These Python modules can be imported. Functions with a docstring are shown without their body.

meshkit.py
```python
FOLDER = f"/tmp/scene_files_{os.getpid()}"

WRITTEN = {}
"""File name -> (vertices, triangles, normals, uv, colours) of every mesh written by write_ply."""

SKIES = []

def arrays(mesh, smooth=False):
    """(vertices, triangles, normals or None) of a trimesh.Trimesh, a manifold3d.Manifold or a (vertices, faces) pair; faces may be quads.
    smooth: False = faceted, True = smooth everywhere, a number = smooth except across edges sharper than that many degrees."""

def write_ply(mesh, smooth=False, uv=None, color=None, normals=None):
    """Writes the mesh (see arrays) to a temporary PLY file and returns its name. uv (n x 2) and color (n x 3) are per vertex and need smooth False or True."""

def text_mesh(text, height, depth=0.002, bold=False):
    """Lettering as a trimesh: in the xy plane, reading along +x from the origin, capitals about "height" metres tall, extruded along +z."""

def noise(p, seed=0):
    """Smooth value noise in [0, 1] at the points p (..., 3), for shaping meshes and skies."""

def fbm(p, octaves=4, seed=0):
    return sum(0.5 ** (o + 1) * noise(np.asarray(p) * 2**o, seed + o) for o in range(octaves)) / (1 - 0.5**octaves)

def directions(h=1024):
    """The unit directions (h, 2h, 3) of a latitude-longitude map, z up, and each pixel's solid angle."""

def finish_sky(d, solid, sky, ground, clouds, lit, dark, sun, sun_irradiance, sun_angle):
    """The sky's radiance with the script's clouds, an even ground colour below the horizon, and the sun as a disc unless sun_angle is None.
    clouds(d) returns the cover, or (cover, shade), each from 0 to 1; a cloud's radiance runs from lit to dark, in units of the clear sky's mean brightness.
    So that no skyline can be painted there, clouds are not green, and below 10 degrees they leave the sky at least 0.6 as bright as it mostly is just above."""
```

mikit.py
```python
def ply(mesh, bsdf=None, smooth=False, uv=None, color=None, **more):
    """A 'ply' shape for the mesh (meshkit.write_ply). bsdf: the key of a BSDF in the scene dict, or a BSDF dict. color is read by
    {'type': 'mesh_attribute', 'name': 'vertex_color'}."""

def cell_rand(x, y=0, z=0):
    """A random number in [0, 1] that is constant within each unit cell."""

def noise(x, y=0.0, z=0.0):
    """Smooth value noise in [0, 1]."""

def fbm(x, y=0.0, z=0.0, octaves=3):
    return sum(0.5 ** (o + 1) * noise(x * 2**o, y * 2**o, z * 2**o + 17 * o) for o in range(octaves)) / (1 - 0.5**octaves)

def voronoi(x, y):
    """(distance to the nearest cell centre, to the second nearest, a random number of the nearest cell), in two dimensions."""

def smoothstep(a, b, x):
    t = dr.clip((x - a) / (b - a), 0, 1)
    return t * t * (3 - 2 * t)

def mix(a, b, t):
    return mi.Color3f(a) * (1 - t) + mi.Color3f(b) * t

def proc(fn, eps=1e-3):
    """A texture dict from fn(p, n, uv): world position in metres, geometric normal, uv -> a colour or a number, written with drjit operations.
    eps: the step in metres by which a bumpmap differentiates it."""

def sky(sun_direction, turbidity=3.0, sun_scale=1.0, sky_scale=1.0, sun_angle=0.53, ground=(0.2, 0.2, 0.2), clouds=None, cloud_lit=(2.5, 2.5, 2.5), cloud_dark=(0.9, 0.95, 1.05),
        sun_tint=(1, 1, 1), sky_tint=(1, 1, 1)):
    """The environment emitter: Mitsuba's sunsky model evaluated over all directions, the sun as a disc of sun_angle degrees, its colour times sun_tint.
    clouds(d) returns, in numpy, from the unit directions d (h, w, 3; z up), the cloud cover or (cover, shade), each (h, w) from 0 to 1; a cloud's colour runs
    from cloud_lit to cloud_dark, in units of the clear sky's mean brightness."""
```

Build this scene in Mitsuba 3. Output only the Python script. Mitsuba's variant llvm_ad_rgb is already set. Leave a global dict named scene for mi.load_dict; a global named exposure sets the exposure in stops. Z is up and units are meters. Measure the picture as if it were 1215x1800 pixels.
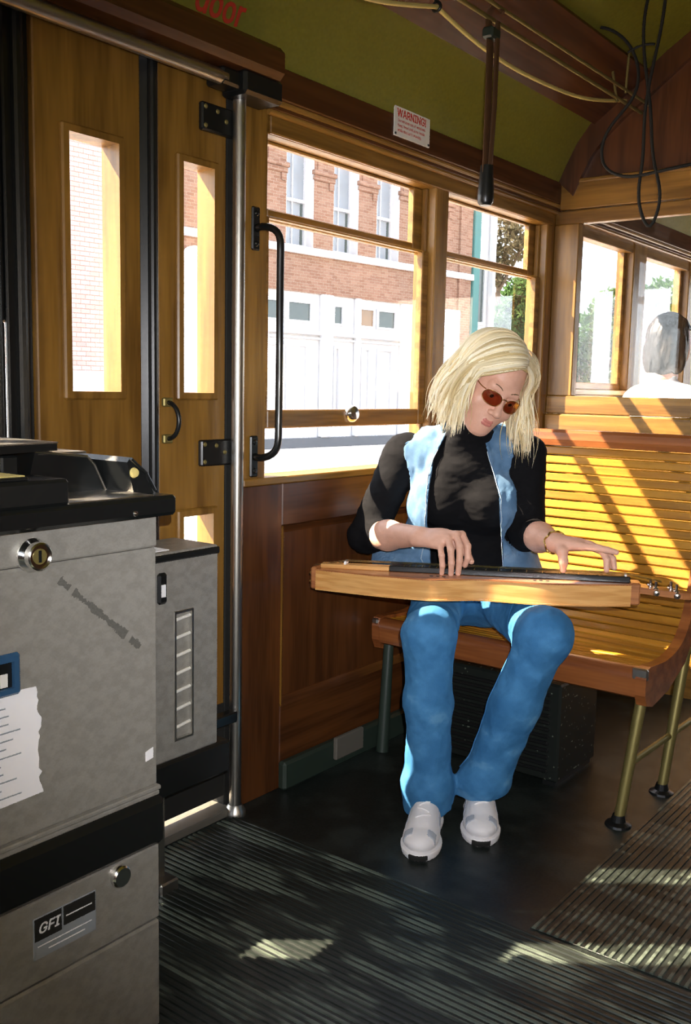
import math, random, numpy as np, trimesh, mitsuba as mi, drjit as dr
import manifold3d as m3d
import mikit, meshkit
from mikit import noise, fbm, smoothstep, mix, cell_rand

# ------------------------------------------------------------------ camera, sky, sun, exposure
M = np.array([[0.7922, 0.6099, 0.0207], [0.0941, -0.0885, -0.9916], [-0.6030, 0.7876, -0.1274]])  # rows: right, down, forward
CAM = np.array([1.76, 0.0, 1.15])
_m = np.eye(4)
_m[:3, 0], _m[:3, 1], _m[:3, 2], _m[:3, 3] = -M[0], -M[1], M[2], CAM
SUN = np.array([-0.789, -0.614, 0.98])
exposure = 0.0
scene, labels = {}, {}
scene['camera'] = {'type': 'perspective', 'to_world': mi.ScalarTransform4f(_m.tolist()), 'fov': 2 * math.degrees(math.atan(607.5 / 1700)),
                   'fov_axis': 'x', 'near_clip': 0.02, 'far_clip': 500.0}
def clouds(d):
    n = meshkit.fbm(d * np.array([3.0, 3.0, 6.0]), 4, 3)
    return np.clip(0.55 + 0.9 * (n - 0.5), 0, 1), np.clip(n * 0.5, 0, 1)
scene['sky'] = mikit.sky(SUN, turbidity=4.0, sun_scale=1.0, sky_scale=1.0, ground=(0.25, 0.24, 0.22), clouds=clouds, cloud_lit=(1.9, 1.9, 1.85), cloud_dark=(1.2, 1.2, 1.2))
exposure = 4.62

# ------------------------------------------------------------------ materials
def pm(key, color, rough=0.5, spec=0.5, metal=0.0, coat=0.0, two=True, **more):
    c = color if isinstance(color, dict) else {'type': 'rgb', 'value': list(color)}
    b = {'type': 'principled', 'base_color': c, 'roughness': rough, 'specular': spec, 'metallic': metal, **more}
    if coat: b |= {'clearcoat': coat, 'clearcoat_gloss': 0.9}
    scene[key] = {'type': 'twosided', 'bsdf': b} if two else b
def wood(key, a, b, axis, rough=0.38, coat=0.3, seed=0, fine=1.0):
    a, b = [float(q) for q in a], [float(q) for q in b]
    def fn(p, n, uv):
        q = [p.x * 34 * fine, p.y * 34 * fine, p.z * 34 * fine]
        q[axis] = q[axis] / 14
        g = fbm(q[0] + seed * 7.3, q[1], q[2], octaves=3)
        r = noise(q[0] * 6, q[1] * 6 + seed, q[2] * 6)
        big = noise(p.x * 5 + seed, p.y * 5, p.z * 5)
        return mix(a, b, dr.clip(0.55 * smoothstep(0.3, 0.72, g) + 0.25 * r + 0.3 * (big - 0.3), 0, 1))
    pm(key, mikit.proc(fn), rough, 0.5, coat=coat)
W1, W2 = (0.125, 0.055, 0.008), (0.33, 0.168, 0.030)
R1, R2 = (0.048, 0.015, 0.004), (0.115, 0.037, 0.009)
wood('wood_z', W1, W2, 2); wood('wood_y', W1, W2, 1, seed=1); wood('wood_x', W1, W2, 0, seed=2)
wood('red_y', R1, R2, 1, seed=3); wood('red_z', R1, R2, 2, seed=4)
for i, (k, q) in enumerate(((0.85, 0.9), (1.1, 1.05), (1.3, 1.15))):
    wood('slat_%d' % i, tuple(np.array((0.24, 0.095, 0.008)) * k), tuple(np.array((0.47, 0.225, 0.020)) * q), 0, rough=0.3, coat=0.5, seed=5 + i)
wood('bench_red', (0.16, 0.045, 0.012), (0.33, 0.11, 0.028), 0, rough=0.28, coat=0.6, seed=9)
def stain(p, n, uv):
    g = fbm(p.x * 60, p.y * 60, p.z * 60, octaves=3)
    f = noise(p.x * 420, p.y * 420, p.z * 420)
    return mix((0.30, 0.285, 0.25), (0.40, 0.385, 0.345), dr.clip(0.6 * smoothstep(0.3, 0.7, g) + 0.4 * f, 0, 1))
pm('steel_grey', mikit.proc(stain), 0.42, 0.5, 0.35)
def olive(p, n, uv):
    g = fbm(p.x * 120, p.y * 120, p.z * 120, octaves=2)
    h = fbm(p.x * 4, p.y * 4, p.z * 4, octaves=3)
    return mix((0.145, 0.138, 0.014), (0.235, 0.222, 0.028), dr.clip(0.5 * g + 0.6 * h - 0.05, 0, 1))
pm('olive', mikit.proc(olive), 0.55, 0.3)
def rubber(p, n, uv):
    g = fbm(p.x * 9, p.y * 9, p.z * 9, octaves=3)
    f = noise(p.x * 300, p.y * 300, p.z * 40)
    return mix((0.006, 0.009, 0.008), (0.022, 0.029, 0.025), dr.clip(smoothstep(0.35, 0.7, g) * 0.7 + 0.3 * f, 0, 1))
pm('rubber', mikit.proc(rubber), 0.45, 0.5)
def ribdust(p, n, uv):
    g = fbm(p.x * 7, p.y * 26, p.z * 3, octaves=3)
    f = noise(p.x * 60, p.y * 200, 0)
    return mix((0.012, 0.017, 0.014), (0.10, 0.125, 0.10), dr.clip(1.3 * smoothstep(0.42, 0.68, g) * (0.5 + 0.5 * f), 0, 1))
pm('rib_top', mikit.proc(ribdust), 0.4, 0.5)
pm('black', (0.008, 0.009, 0.009), 0.3, 0.5)
pm('black_gloss', (0.006, 0.007, 0.007), 0.16, 0.6, coat=0.5)
pm('black_matte', (0.02, 0.02, 0.018), 0.75, 0.2)
pm('dark_green', (0.022, 0.035, 0.026), 0.4, 0.5)
pm('chrome', (0.72, 0.71, 0.68), 0.16, 0.5, 1.0)
pm('brushed', (0.52, 0.50, 0.45), 0.34, 0.5, 1.0)
pm('brass', (0.62, 0.44, 0.14), 0.3, 0.5, 1.0)
pm('old_brass', (0.26, 0.21, 0.07), 0.45, 0.5, 0.6)
pm('cord_yellow', (0.62, 0.50, 0.17), 0.6, 0.3)
pm('leather', (0.085, 0.040, 0.018), 0.45, 0.4)
pm('red_paint', (0.50, 0.03, 0.015), 0.5)
pm('white_print', (0.85, 0.85, 0.85), 0.4)
pm('grey_print', (0.30, 0.33, 0.36), 0.4)
pm('paper', (0.90, 0.89, 0.90), 0.8, 0.1)
pm('blue_plastic', (0.03, 0.085, 0.17), 0.3)
pm('white_paint', (0.64, 0.64, 0.65), 0.6, 0.2)
pm('cream_paint', (0.80, 0.77, 0.70), 0.6, 0.2)
pm('teal_paint', (0.09, 0.22, 0.21), 0.6, 0.2)
pm('dirt_grey', (0.12, 0.11, 0.09), 0.6, 0.2)
pm('curtain_glass', (0.28, 0.31, 0.345), 0.25, 0.5)
pm('dark_glass', (0.07, 0.09, 0.085), 0.08, 0.6)
pm('brown_glass', (0.24, 0.15, 0.08), 0.12, 0.6)
scene['pane_glass'] = {'type': 'thindielectric', 'int_ior': 1.5}
def brick(p, n, uv):
    s = p.x * 0.103 + p.y * 0.995
    row = dr.floor(p.z / 0.075)
    u = s / 0.215 + 0.5 * (row - 2 * dr.floor(row / 2))
    fz, fu = p.z / 0.075 - row, u - dr.floor(u)
    mortar = (fz < 0.13) | (fu < 0.05)
    c = mix((0.25, 0.135, 0.092), (0.325, 0.20, 0.145), cell_rand(dr.floor(u), row, 0))
    c = c * (0.85 + 0.3 * fbm(s * 0.9, p.z * 0.9, 0, octaves=3))
    return dr.select(mortar, mi.Color3f(0.35, 0.27, 0.22), c)
pm('brick', mikit.proc(brick), 0.85, 0.1)
def street(p, n, uv):
    g = fbm(p.x * 1.5, p.y * 1.5, 0, octaves=4)
    return mix((0.34, 0.315, 0.29), (0.46, 0.43, 0.40), g)
pm('pavement', mikit.proc(street), 0.8, 0.2)
pm('asphalt', (0.14, 0.145, 0.155), 0.85, 0.2)

# ------------------------------------------------------------------ mesh helpers
def V(*a): return np.array(a, float)
def unit(v): v = np.asarray(v, float); return v / np.linalg.norm(v)
def cat(*ms): return trimesh.util.concatenate([m for x in ms for m in (x if isinstance(x, (list, tuple)) else [x])])
def man(m):  return m3d.Manifold(m3d.Mesh(np.asarray(m.vertices, np.float32), np.asarray(m.faces, np.uint32)))
def tri(m):
    q = m.to_mesh(); return trimesh.Trimesh(np.array(q.vert_properties[:, :3], float), np.array(q.tri_verts), process=False)
def box(x0, x1, y0, y1, z0, z1, b=0.003):
    x0, x1, y0, y1, z0, z1 = min(x0, x1), max(x0, x1), min(y0, y1), max(y0, y1), min(z0, z1), max(z0, z1)
    b = min(b, 0.45 * (x1 - x0), 0.45 * (y1 - y0), 0.45 * (z1 - z0))
    if b <= 0: return trimesh.creation.box(bounds=[[x0, y0, z0], [x1, y1, z1]])
    pts = []
    for i in range(3):
        d = [b, b, b]; d[i] = 0
        for x in (x0 + d[0], x1 - d[0]):
            for y in (y0 + d[1], y1 - d[1]):
                for z in (z0 + d[2], z1 - d[2]): pts.append((x, y, z))
    return tri(m3d.Manifold.hull_points(np.array(pts)))
def tube(pts, r, n=10, caps=True, flat=None):
    p = np.asarray(pts, float); k = len(p); r = np.broadcast_to(np.asarray(r, float), (k,))
    t = np.gradient(p, axis=0); t /= np.linalg.norm(t, axis=1, keepdims=True) + 1e-12
    u = np.cross(t[0], (0, 0, 1) if abs(t[0][2]) < 0.9 else (1, 0, 0)); u /= np.linalg.norm(u)
    a = np.arange(n) * 2 * np.pi / n; vs = []
    for i in range(k):
        u = u - t[i] * (u @ t[i]); u /= np.linalg.norm(u); w = np.cross(t[i], u)
        f = 1.0 if flat is None else flat
        vs.append(p[i] + r[i] * (np.cos(a)[:, None] * u + f * np.sin(a)[:, None] * w))
    v = np.vstack(vs + [p[0], p[-1]]); j = np.arange(n); f = []
    for i in range(k - 1):
        a0, a1, b0, b1 = i * n + j, i * n + (j + 1) % n, (i + 1) * n + j, (i + 1) * n + (j + 1) % n
        f += [np.stack([a0, a1, b1], 1), np.stack([a0, b1, b0], 1)]
    if caps:
        f += [np.stack([np.full(n, k * n), (j + 1) % n, j], 1), np.stack([np.full(n, k * n + 1), (k - 1) * n + j, (k - 1) * n + (j + 1) % n], 1)]
    return trimesh.Trimesh(v, np.vstack(f), process=False)
def curve(ctrl, n=24):
    from scipy.interpolate import CubicSpline
    c = np.asarray(ctrl, float); s = np.r_[0, np.cumsum(np.linalg.norm(np.diff(c, axis=0), axis=1))]
    return CubicSpline(s, c)(np.linspace(0, s[-1], n))
def cyl(a, b, r, n=20): return tube([a, b], r, n)
def prism(poly, axis, lo, hi):
    """polygon in the two other axes (in order), extruded along axis"""
    m = tri(m3d.Manifold.extrude(m3d.CrossSection([np.asarray(poly, float)], m3d.FillRule.NonZero), hi - lo))
    v = m.vertices.copy(); v[:, 2] += lo
    o = {0: [2, 0, 1], 1: [0, 2, 1], 2: [0, 1, 2]}[axis]
    w = v[:, o]
    m = trimesh.Trimesh(w, m.faces if axis != 1 else m.faces[:, ::-1], process=False)
    return m
def lathe(prof, c, axis, n=32):
    """profile (radius, height) about the axis (a unit vector) from c"""
    axis = unit(axis); u = unit(np.cross(axis, (0, 0, 1) if abs(axis[2]) < 0.9 else (1, 0, 0))); w = np.cross(axis, u)
    a = np.arange(n) * 2 * np.pi / n; k = len(prof)
    v = np.vstack([np.asarray(c) + h * axis + r * (np.cos(a)[:, None] * u + np.sin(a)[:, None] * w) for r, h in prof]); j = np.arange(n); f = []
    for i in range(k - 1):
        a0, a1, b0, b1 = i * n + j, i * n + (j + 1) % n, (i + 1) * n + j, (i + 1) * n + (j + 1) % n
        f += [np.stack([a0, a1, b1], 1), np.stack([a0, b1, b0], 1)]
    return trimesh.Trimesh(v, np.vstack(f), process=False)
def text(s, height, origin, right, up, depth=0.0008, bold=False):
    m = meshkit.text_mesh(s, height, depth, bold); R = np.stack([unit(right), unit(up), np.cross(unit(right), unit(up))], 1)
    m.vertices = m.vertices @ R.T + np.asarray(origin, float); return m
_used = set()
def key_of(k):
    if k not in _used: _used.add(k); return k
    i = 1
    while '%s_%03d' % (k, i) in _used: i += 1
    k = '%s_%03d' % (k, i); _used.add(k); return k
def add(k, mesh, mat, smooth=False, label=None, **kw):
    k = key_of(k); scene[k] = mikit.ply(mesh, mat, smooth, **kw)
    if label: labels[k] = {'label': label}
    return k
def thing(k, label, cat_, group=None):
    k = key_of(k); labels[k] = {'label': label, 'category': cat_}
    if group: labels[k]['group'] = group
    return k
def whole(k, label, cat_, mesh, mat, smooth=False, group=None, **kw):
    k = thing(k, label, cat_, group); scene[k] = mikit.ply(mesh, mat, smooth, **kw); return k
def struct(k, mesh, mat, smooth=False, label=None):
    k = add(k, mesh, mat, smooth); labels[k] = {'kind': 'structure'}
    if label: labels[k]['label'] = label
    return k
def sgroup(k, label=None):
    k = key_of(k); labels[k] = {'kind': 'structure'}
    if label: labels[k]['label'] = label
    return k

# ------------------------------------------------------------------ the car body
YB, YF, XR = -2.4, 6.0, 2.44
struct('floor', box(-0.08, XR + 0.08, YB, YF, -0.06, 0, 0), 'rubber', label='dark worn rubber streetcar floor')
def cove(x, z, off=0.0): return [(x, z)]
left_cove = [(0.015, 1.965), (0.045, 2.03), (0.085, 2.105), (0.135, 2.168), (0.20, 2.225), (0.30, 2.295), (0.42, 2.385), (0.56, 2.475), (0.75, 2.56), (0.98, 2.615), (1.22, 2.63)]
full = left_cove + [(2.44 - x, z) for x, z in left_cove[-2::-1]]
outer = [(x + (-0.03 if x < 1.22 else 0.03 if x > 1.22 else 0), z + 0.03) for x, z in full]
struct('ceiling', prism([(x, z) for x, z in outer[::1]] + full[::-1], 1, YB, YF), 'olive', 30, 'olive green curved ceiling')
rl = thing('trim_1', 'dark wooden beam running along the ceiling cove', 'beam'); labels[rl] = {'kind': 'structure', 'label': 'dark red wooden beam along the ceiling cove'}
scene[rl] = mikit.ply(prism([(0.152, 2.165), (0.20, 2.20), (0.36, 2.315), (0.345, 2.34), (0.20, 2.24), (0.135, 2.185)], 1, 0.4, YF), 'red_y')
wl = sgroup('wall_left', 'wooden window side of the streetcar')
def wlp(n, *a, mat='wood_y', **k): return add(wl + '__' + n, box(*a, **k), mat)
# outer skin under the windows, lower panels
wlp('body_panel', -0.085, -0.03, 1.80, YF, 0.0, 0.885, b=0)
wlp('body_panel', -0.085, -0.03, YB, 0.45, 0.0, 0.885, b=0)
wlp('stile', -0.03, 0.0, 1.835, 2.01, 0.0, 0.885, mat='red_z')
wlp('rail', -0.03, 0.0, 2.01, 3.66, 0.765, 0.885, mat='red_y')
wlp('rail', -0.03, 0.0, 2.01, 3.66, 0.0, 0.245, mat='red_y')
wlp('stile', -0.03, 0.0, 2.78, 2.92, 0.245, 0.765, mat='red_z')
for y0, y1 in ((2.01, 2.78), (2.92, 3.66)):
    add(wl + '__panel', box(-0.03, -0.016, y0, y1, 0.245, 0.765), 'red_z')
    b = 0.022
    for q in ([(y0, 0.245), (y0 + b, 0.245 + b), (y0 + b, 0.765 - b), (y0, 0.765)], [(y1, 0.245), (y1 - b, 0.245 + b), (y1 - b, 0.765 - b), (y1, 0.765)]):
        ys = [p[0] for p in q]
        add(wl + '__moulding', prism([(-0.018, min(ys)), (0.004 if ys[0] == min(ys) else -0.012, min(ys)), (-0.012 if ys[0] == min(ys) else 0.004, max(ys)), (-0.018, max(ys))], 2, 0.245, 0.765), 'wood_z')
    for z0, s in ((0.245, 1), (0.765, -1)):
        a = [(-0.018, z0), (0.004, z0), (-0.012, z0 + s * b), (-0.018, z0 + s * b)]
        add(wl + '__moulding', prism(a if s > 0 else a[::-1], 1, y0, y1), 'red_y')
add('baseboard_left', box(0.0, 0.03, 2.0, 3.63, 0.0, 0.085, 0.008), 'dark_green'); labels['baseboard_left'] = {'kind': 'structure', 'label': 'dark green metal channel along the foot of the wall'}
add('baseboard_left__clip', box(0.03, 0.045, 2.22, 2.36, 0.03, 0.10, 0.004), 'dirt_grey')
wlp('sill', -0.085, 0.014, 1.84, 3.63, 0.885, 0.905)
wlp('sill', -0.085, 0.014, 3.70, YF, 1.14, 1.165)
wlp('body_panel', -0.085, -0.005, 3.70, YF, 0.885, 1.14, b=0)
# window posts
for y0, y1, z0 in ((1.845, 1.938, 0.885), (2.752, 2.83, 0.905), (3.565, 3.66, 0.905), (4.47, 4.63, 1.165), (5.25, 5.40, 1.165), (5.9, 6.0, 1.165)):
    wlp('post', -0.085, 0.0, y0, y1, z0, 1.86, mat='wood_z', b=0.004)
for y0, y1 in ((-2.4, -2.3), (-1.6, -1.52), (-0.82, -0.74), (-0.05, 0.03), (0.37, 0.45)):
    wlp('post', -0.085, 0.0, y0, y1, 0.885, 1.86, mat='wood_z')
wlp('sill', -0.085, 0.012, YB, 0.45, 0.885, 0.905)
wlp('door_jamb', -0.085, -0.008, 1.794, 1.847, 0.0, 1.90, mat='black_matte', b=0.002)
# header, mouldings, frieze
for y0, y1 in ((1.89, YF), (YB, 0.45)):
    wlp('header', -0.06, -0.006, y0, y1, 1.80, 2.02, b=0.002)
wlp('lintel', -0.085, -0.03, 0.45, 1.89, 1.90, 2.02, b=0.002)
wlp('frieze', -0.006, 0.022, 1.93, YF, 1.885, 1.965, mat='red_y')
wood('bead_highlight_wood', (0.20, 0.09, 0.014), (0.42, 0.22, 0.05), 1, rough=0.18, coat=0.8, seed=12)  # bead tone lightened to stand in for bright highlights
for z, r in ((1.852, 0.009), (1.878, 0.011)):
    add(wl + '__bead', tube([(0.004, 1.93, z), (0.004, YF, z)], r, 10), 'bead_highlight_wood', 40)
wlp('moulding', -0.006, 0.012, 1.93, YF, 1.858, 1.872, mat='red_y')
wlp('casing', -0.006, 0.006, 1.94, 3.60, 1.80, 1.845)
# sashes and panes
def sash(win, y0, y1, z0, z1, x, st, top, bot, name):
    s = win + '__' + name
    s = add(s, cat(box(x, x + 0.024, y0, y0 + st, z0, z1), box(x, x + 0.024, y1 - st, y1, z0, z1), box(x + 0.001, x + 0.023, y0 + st, y1 - st, z1 - top, z1), box(x + 0.001, x + 0.023, y0 + st, y1 - st, z0, z0 + bot)), 'wood_y')
    add(s + '__pane', trimesh.Trimesh(V((x + .012, y0 + st, z0 + bot), (x + .012, y1 - st, z0 + bot), (x + .012, y1 - st, z1 - top), (x + .012, y0 + st, z1 - top)), [[0, 1, 2], [0, 2, 3]], process=False), 'pane_glass')
    return s
for i, (y0, y1) in enumerate(((1.938, 2.752), (2.83, 3.565))):
    w = sgroup('window_%d' % (i + 1), ('wooden sash window beside the grab handle, lower sash raised a little', 'wooden sash window behind the seated woman')[i])
    sash(w, y0, y1, 1.592, 1.80, -0.075, 0.055, 0.008, 0.032, 'upper_sash')
    sash(w, y0, y1, 1.035, 1.60, -0.048, 0.034, 0.006, 0.05, 'lower_sash')
    yc = 2.345 if i == 0 else 3.2
    add(w + '__lower_sash__sash_lift', lathe([(0.0, 0.02), (0.02, 0.018), (0.026, 0.008), (0.026, 0.0)], (-0.024, yc, 1.072), (1, 0, 0.2), 20), 'chrome', 40, label='bright metal sash lift')
    add(w + '__guide_strip', cat(box(-0.05, -0.03, y0, y0 + 0.012, 0.905, 1.80), box(-0.05, -0.03, y1 - 0.012, y1, 0.905, 1.80)), 'wood_z')
for i, (y0, y1) in enumerate(((3.70, 4.47), (4.63, 5.25), (5.40, 5.9))):
    w = sgroup('window_%d' % (i + 3)); sash(w, y0, y1, 1.165, 1.82, -0.06, 0.03, 0.012, 0.03, 'sash')
for i, (y0, y1) in enumerate(((-2.3, -1.6), (-1.52, -0.82), (-0.74, -0.05))):
    w = sgroup('window_%d' % (i + 6)); sash(w, y0, y1, 0.905, 1.80, -0.06, 0.03, 0.012, 0.03, 'sash')
wlp('door_pier', -0.085, -0.03, 0.03, 0.37, 0.885, 1.86, b=0)
# folding doors
def door_panel(k, y0, y1, p0, p1, lab):
    d = sgroup(k, lab)
    body = man(box(-0.055, -0.008, y0, y1, 0.05, 1.90, 0.003))
    for z0, z1 in ((1.13, 1.672), (0.61, 0.825)):
        body = body - man(box(-0.2, 0.2, p0, p1, z0, z1, 0))
    add(d + '__leaf', tri(body), 'wood_z')
    for z0, z1 in ((1.13, 1.672), (0.61, 0.825)):
        o, t = 0.018, 0.006
        fr = man(box(-0.008, t, p0 - o, p1 + o, z0 - o, z1 + o, 0.004)) - man(box(-0.1, 0.1, p0, p1, z0, z1, 0))
        add(d + '__pane_frame', tri(fr), 'wood_z')
        add(d + '__pane', trimesh.Trimesh(V((-.045, p0, z0), (-.045, p1, z0), (-.045, p1, z1), (-.045, p0, z1)), [[0, 1, 2], [0, 2, 3]], process=False), 'pane_glass')
    return d
d1 = door_panel('door_1', 1.235, 1.516, 1.312, 1.444, 'wooden folding door leaf with the wider slit window')
d2 = door_panel('door_2', 1.566, 1.792, 1.636, 1.738, 'narrow wooden folding door leaf next to the steel pole')
door_panel('door_3', 0.83, 1.108, 0.90, 1.03, 'wooden folding door leaf behind the fare box')
door_panel('door_4', 0.555, 0.78, 0.605, 0.705, 'far folding door leaf')
for y0, y1 in ((1.514, 1.568), (0.778, 0.832)):
    add(d1 + '__hinge_rubber', cat(box(-0.05, 0.004, y0, y1, 0.05, 1.90, 0.012), tube([(0.004, (y0 + y1) / 2, 0.05), (0.004, (y0 + y1) / 2, 1.9)], 0.012, 12)), 'black', label='black rubber hinge strip')
add(d1 + '__edge_rubber', cat(box(-0.035, -0.022, 1.174, 1.236, 0.05, 1.90, 0.004), tube([(-0.02, 1.206, 0.05), (-0.02, 1.206, 1.9)], 0.014, 12)), 'black', label='black rubber door edge')
add('door_3__edge_rubber', cat(box(-0.035, -0.022, 1.107, 1.169, 0.05, 1.27, 0.004), box(-0.048, -0.036, 1.107, 1.19, 1.27, 1.90, 0.004), box(-0.035, -0.022, 1.107, 1.169, 1.27, 1.90, 0.004), tube([(-0.02, 1.146, 0.05), (-0.02, 1.146, 1.9)], 0.012, 12)), 'black')
for z in (1.79, 0.98):
    p = add(d2 + '__hinge_plate', box(-0.008, 0.008, 1.694, 1.806, z - 0.033, z + 0.033, 0.004), 'black', label='black hinge plate')
    for yy, zz in ((1.705, 0.022), (1.705, -0.022), (1.745, 0.018), (1.775, 0.0)):
        add(p + '__screw', lathe([(0.0, 0.004), (0.004, 0.003), (0.006, 0)], (0.008, yy, z + zz), (1, 0, 0), 12), 'old_brass')
add(d2 + '__pull_handle', tube(curve([(-0.004, 1.588, 1.105), (0.02, 1.590, 1.10), (0.036, 1.592, 1.062), (0.02, 1.590, 1.026), (-0.004, 1.588, 1.02)], 20), 0.0055, 10), 'black', True, label='small dark pull handle')
add(d2 + '__pull_handle', cat(box(-0.008, 0.004, 1.574, 1.604, 1.096, 1.118, 0.003), box(-0.008, 0.004, 1.574, 1.604, 1.008, 1.03, 0.003)), 'old_brass')
for dd, ya, yb in ((d1, 1.24, 1.512), (d2, 1.57, 1.79)): add(dd + '__dark_door_foot', box(-0.008, -0.004, ya, yb, 0.052, 0.31, 0.001), 'black_matte')  # near-black sheet over the lower part of each door leaf
struct('trim_2', box(-0.07, 0.02, 0.5, 1.80, 0.0, 0.022, 0.003), 'dirt_grey', label='worn metal threshold under the folding doors')
struct('trim_3', prism([(-0.03, 1.90), (0.085, 1.90), (0.10, 1.915), (0.10, 1.962), (0.085, 1.978), (-0.03, 1.978)], 1, 0.4, 1.885), 'red_y', label='red brown beam above the folding doors')
struct('trim_4', tube([(0.055, 0.4, 1.872), (0.055, 1.72, 1.872)], 0.017, 16), 'brushed', 40, label='bright steel track tube above the folding doors')
k = whole('door_engine_block', 'black metal mechanism block at the top of the steel door pole', 'machine', cat(box(0.0, 0.085, 1.76, 1.90, 1.845, 1.902, 0.008), box(0.01, 0.07, 1.70, 1.77, 1.855, 1.895, 0.006)), 'black')
# steel door pole
whole('door_pole', 'tall vertical steel pole between the folding doors and the window post', 'pole', cat(tube([(0.022, 1.806, 0.0), (0.022, 1.806, 1.85)], 0.0165, 20), lathe([(0.03, 0.0), (0.03, 0.012), (0.018, 0.03)], (0.022, 1.806, 0.0), (0, 0, 1), 20)), 'brushed', 40)
# grab handle
g = thing('grab_handle', 'long black D-shaped grab handle screwed to the window post', 'handle')
add(g + '__bar', tube(curve([(0.006, 1.887, 1.552), (0.05, 1.889, 1.552), (0.076, 1.893, 1.536), (0.083, 1.896, 1.49), (0.083, 1.897, 1.26), (0.083, 1.896, 1.03), (0.076, 1.893, 0.984), (0.05, 1.889, 0.966), (0.006, 1.887, 0.964)], 60), 0.0095, 12), 'black_gloss', True)
for z in (1.552, 0.964):
    p = add(g + '__mounting_plate', box(0.0, 0.008, 1.872, 1.902, z - 0.055, z + 0.055, 0.006), 'black')
    for dz in (-0.038, 0.038): add(p + '__screw', lathe([(0.0, 0.006), (0.005, 0.005), (0.008, 0)], (0.008, 1.887, z + dz), (1, 0, 0), 14), 'black_gloss', 30)
# door lettering on the cove
def cove_x(z): return np.interp(z, [c[1] for c in left_cove[:6]], [c[0] for c in left_cove[:6]])
t0 = text('door', 0.052, (0, 1.635, 2.008), (0, 1, 0), (0, 0, 1), 0.002, True)
t0.vertices[:, 0] += cove_x(t0.vertices[:, 2]) + 0.0005
add('ceiling__lettering', t0, 'red_paint', label='red painted lettering above the door beam')
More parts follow.
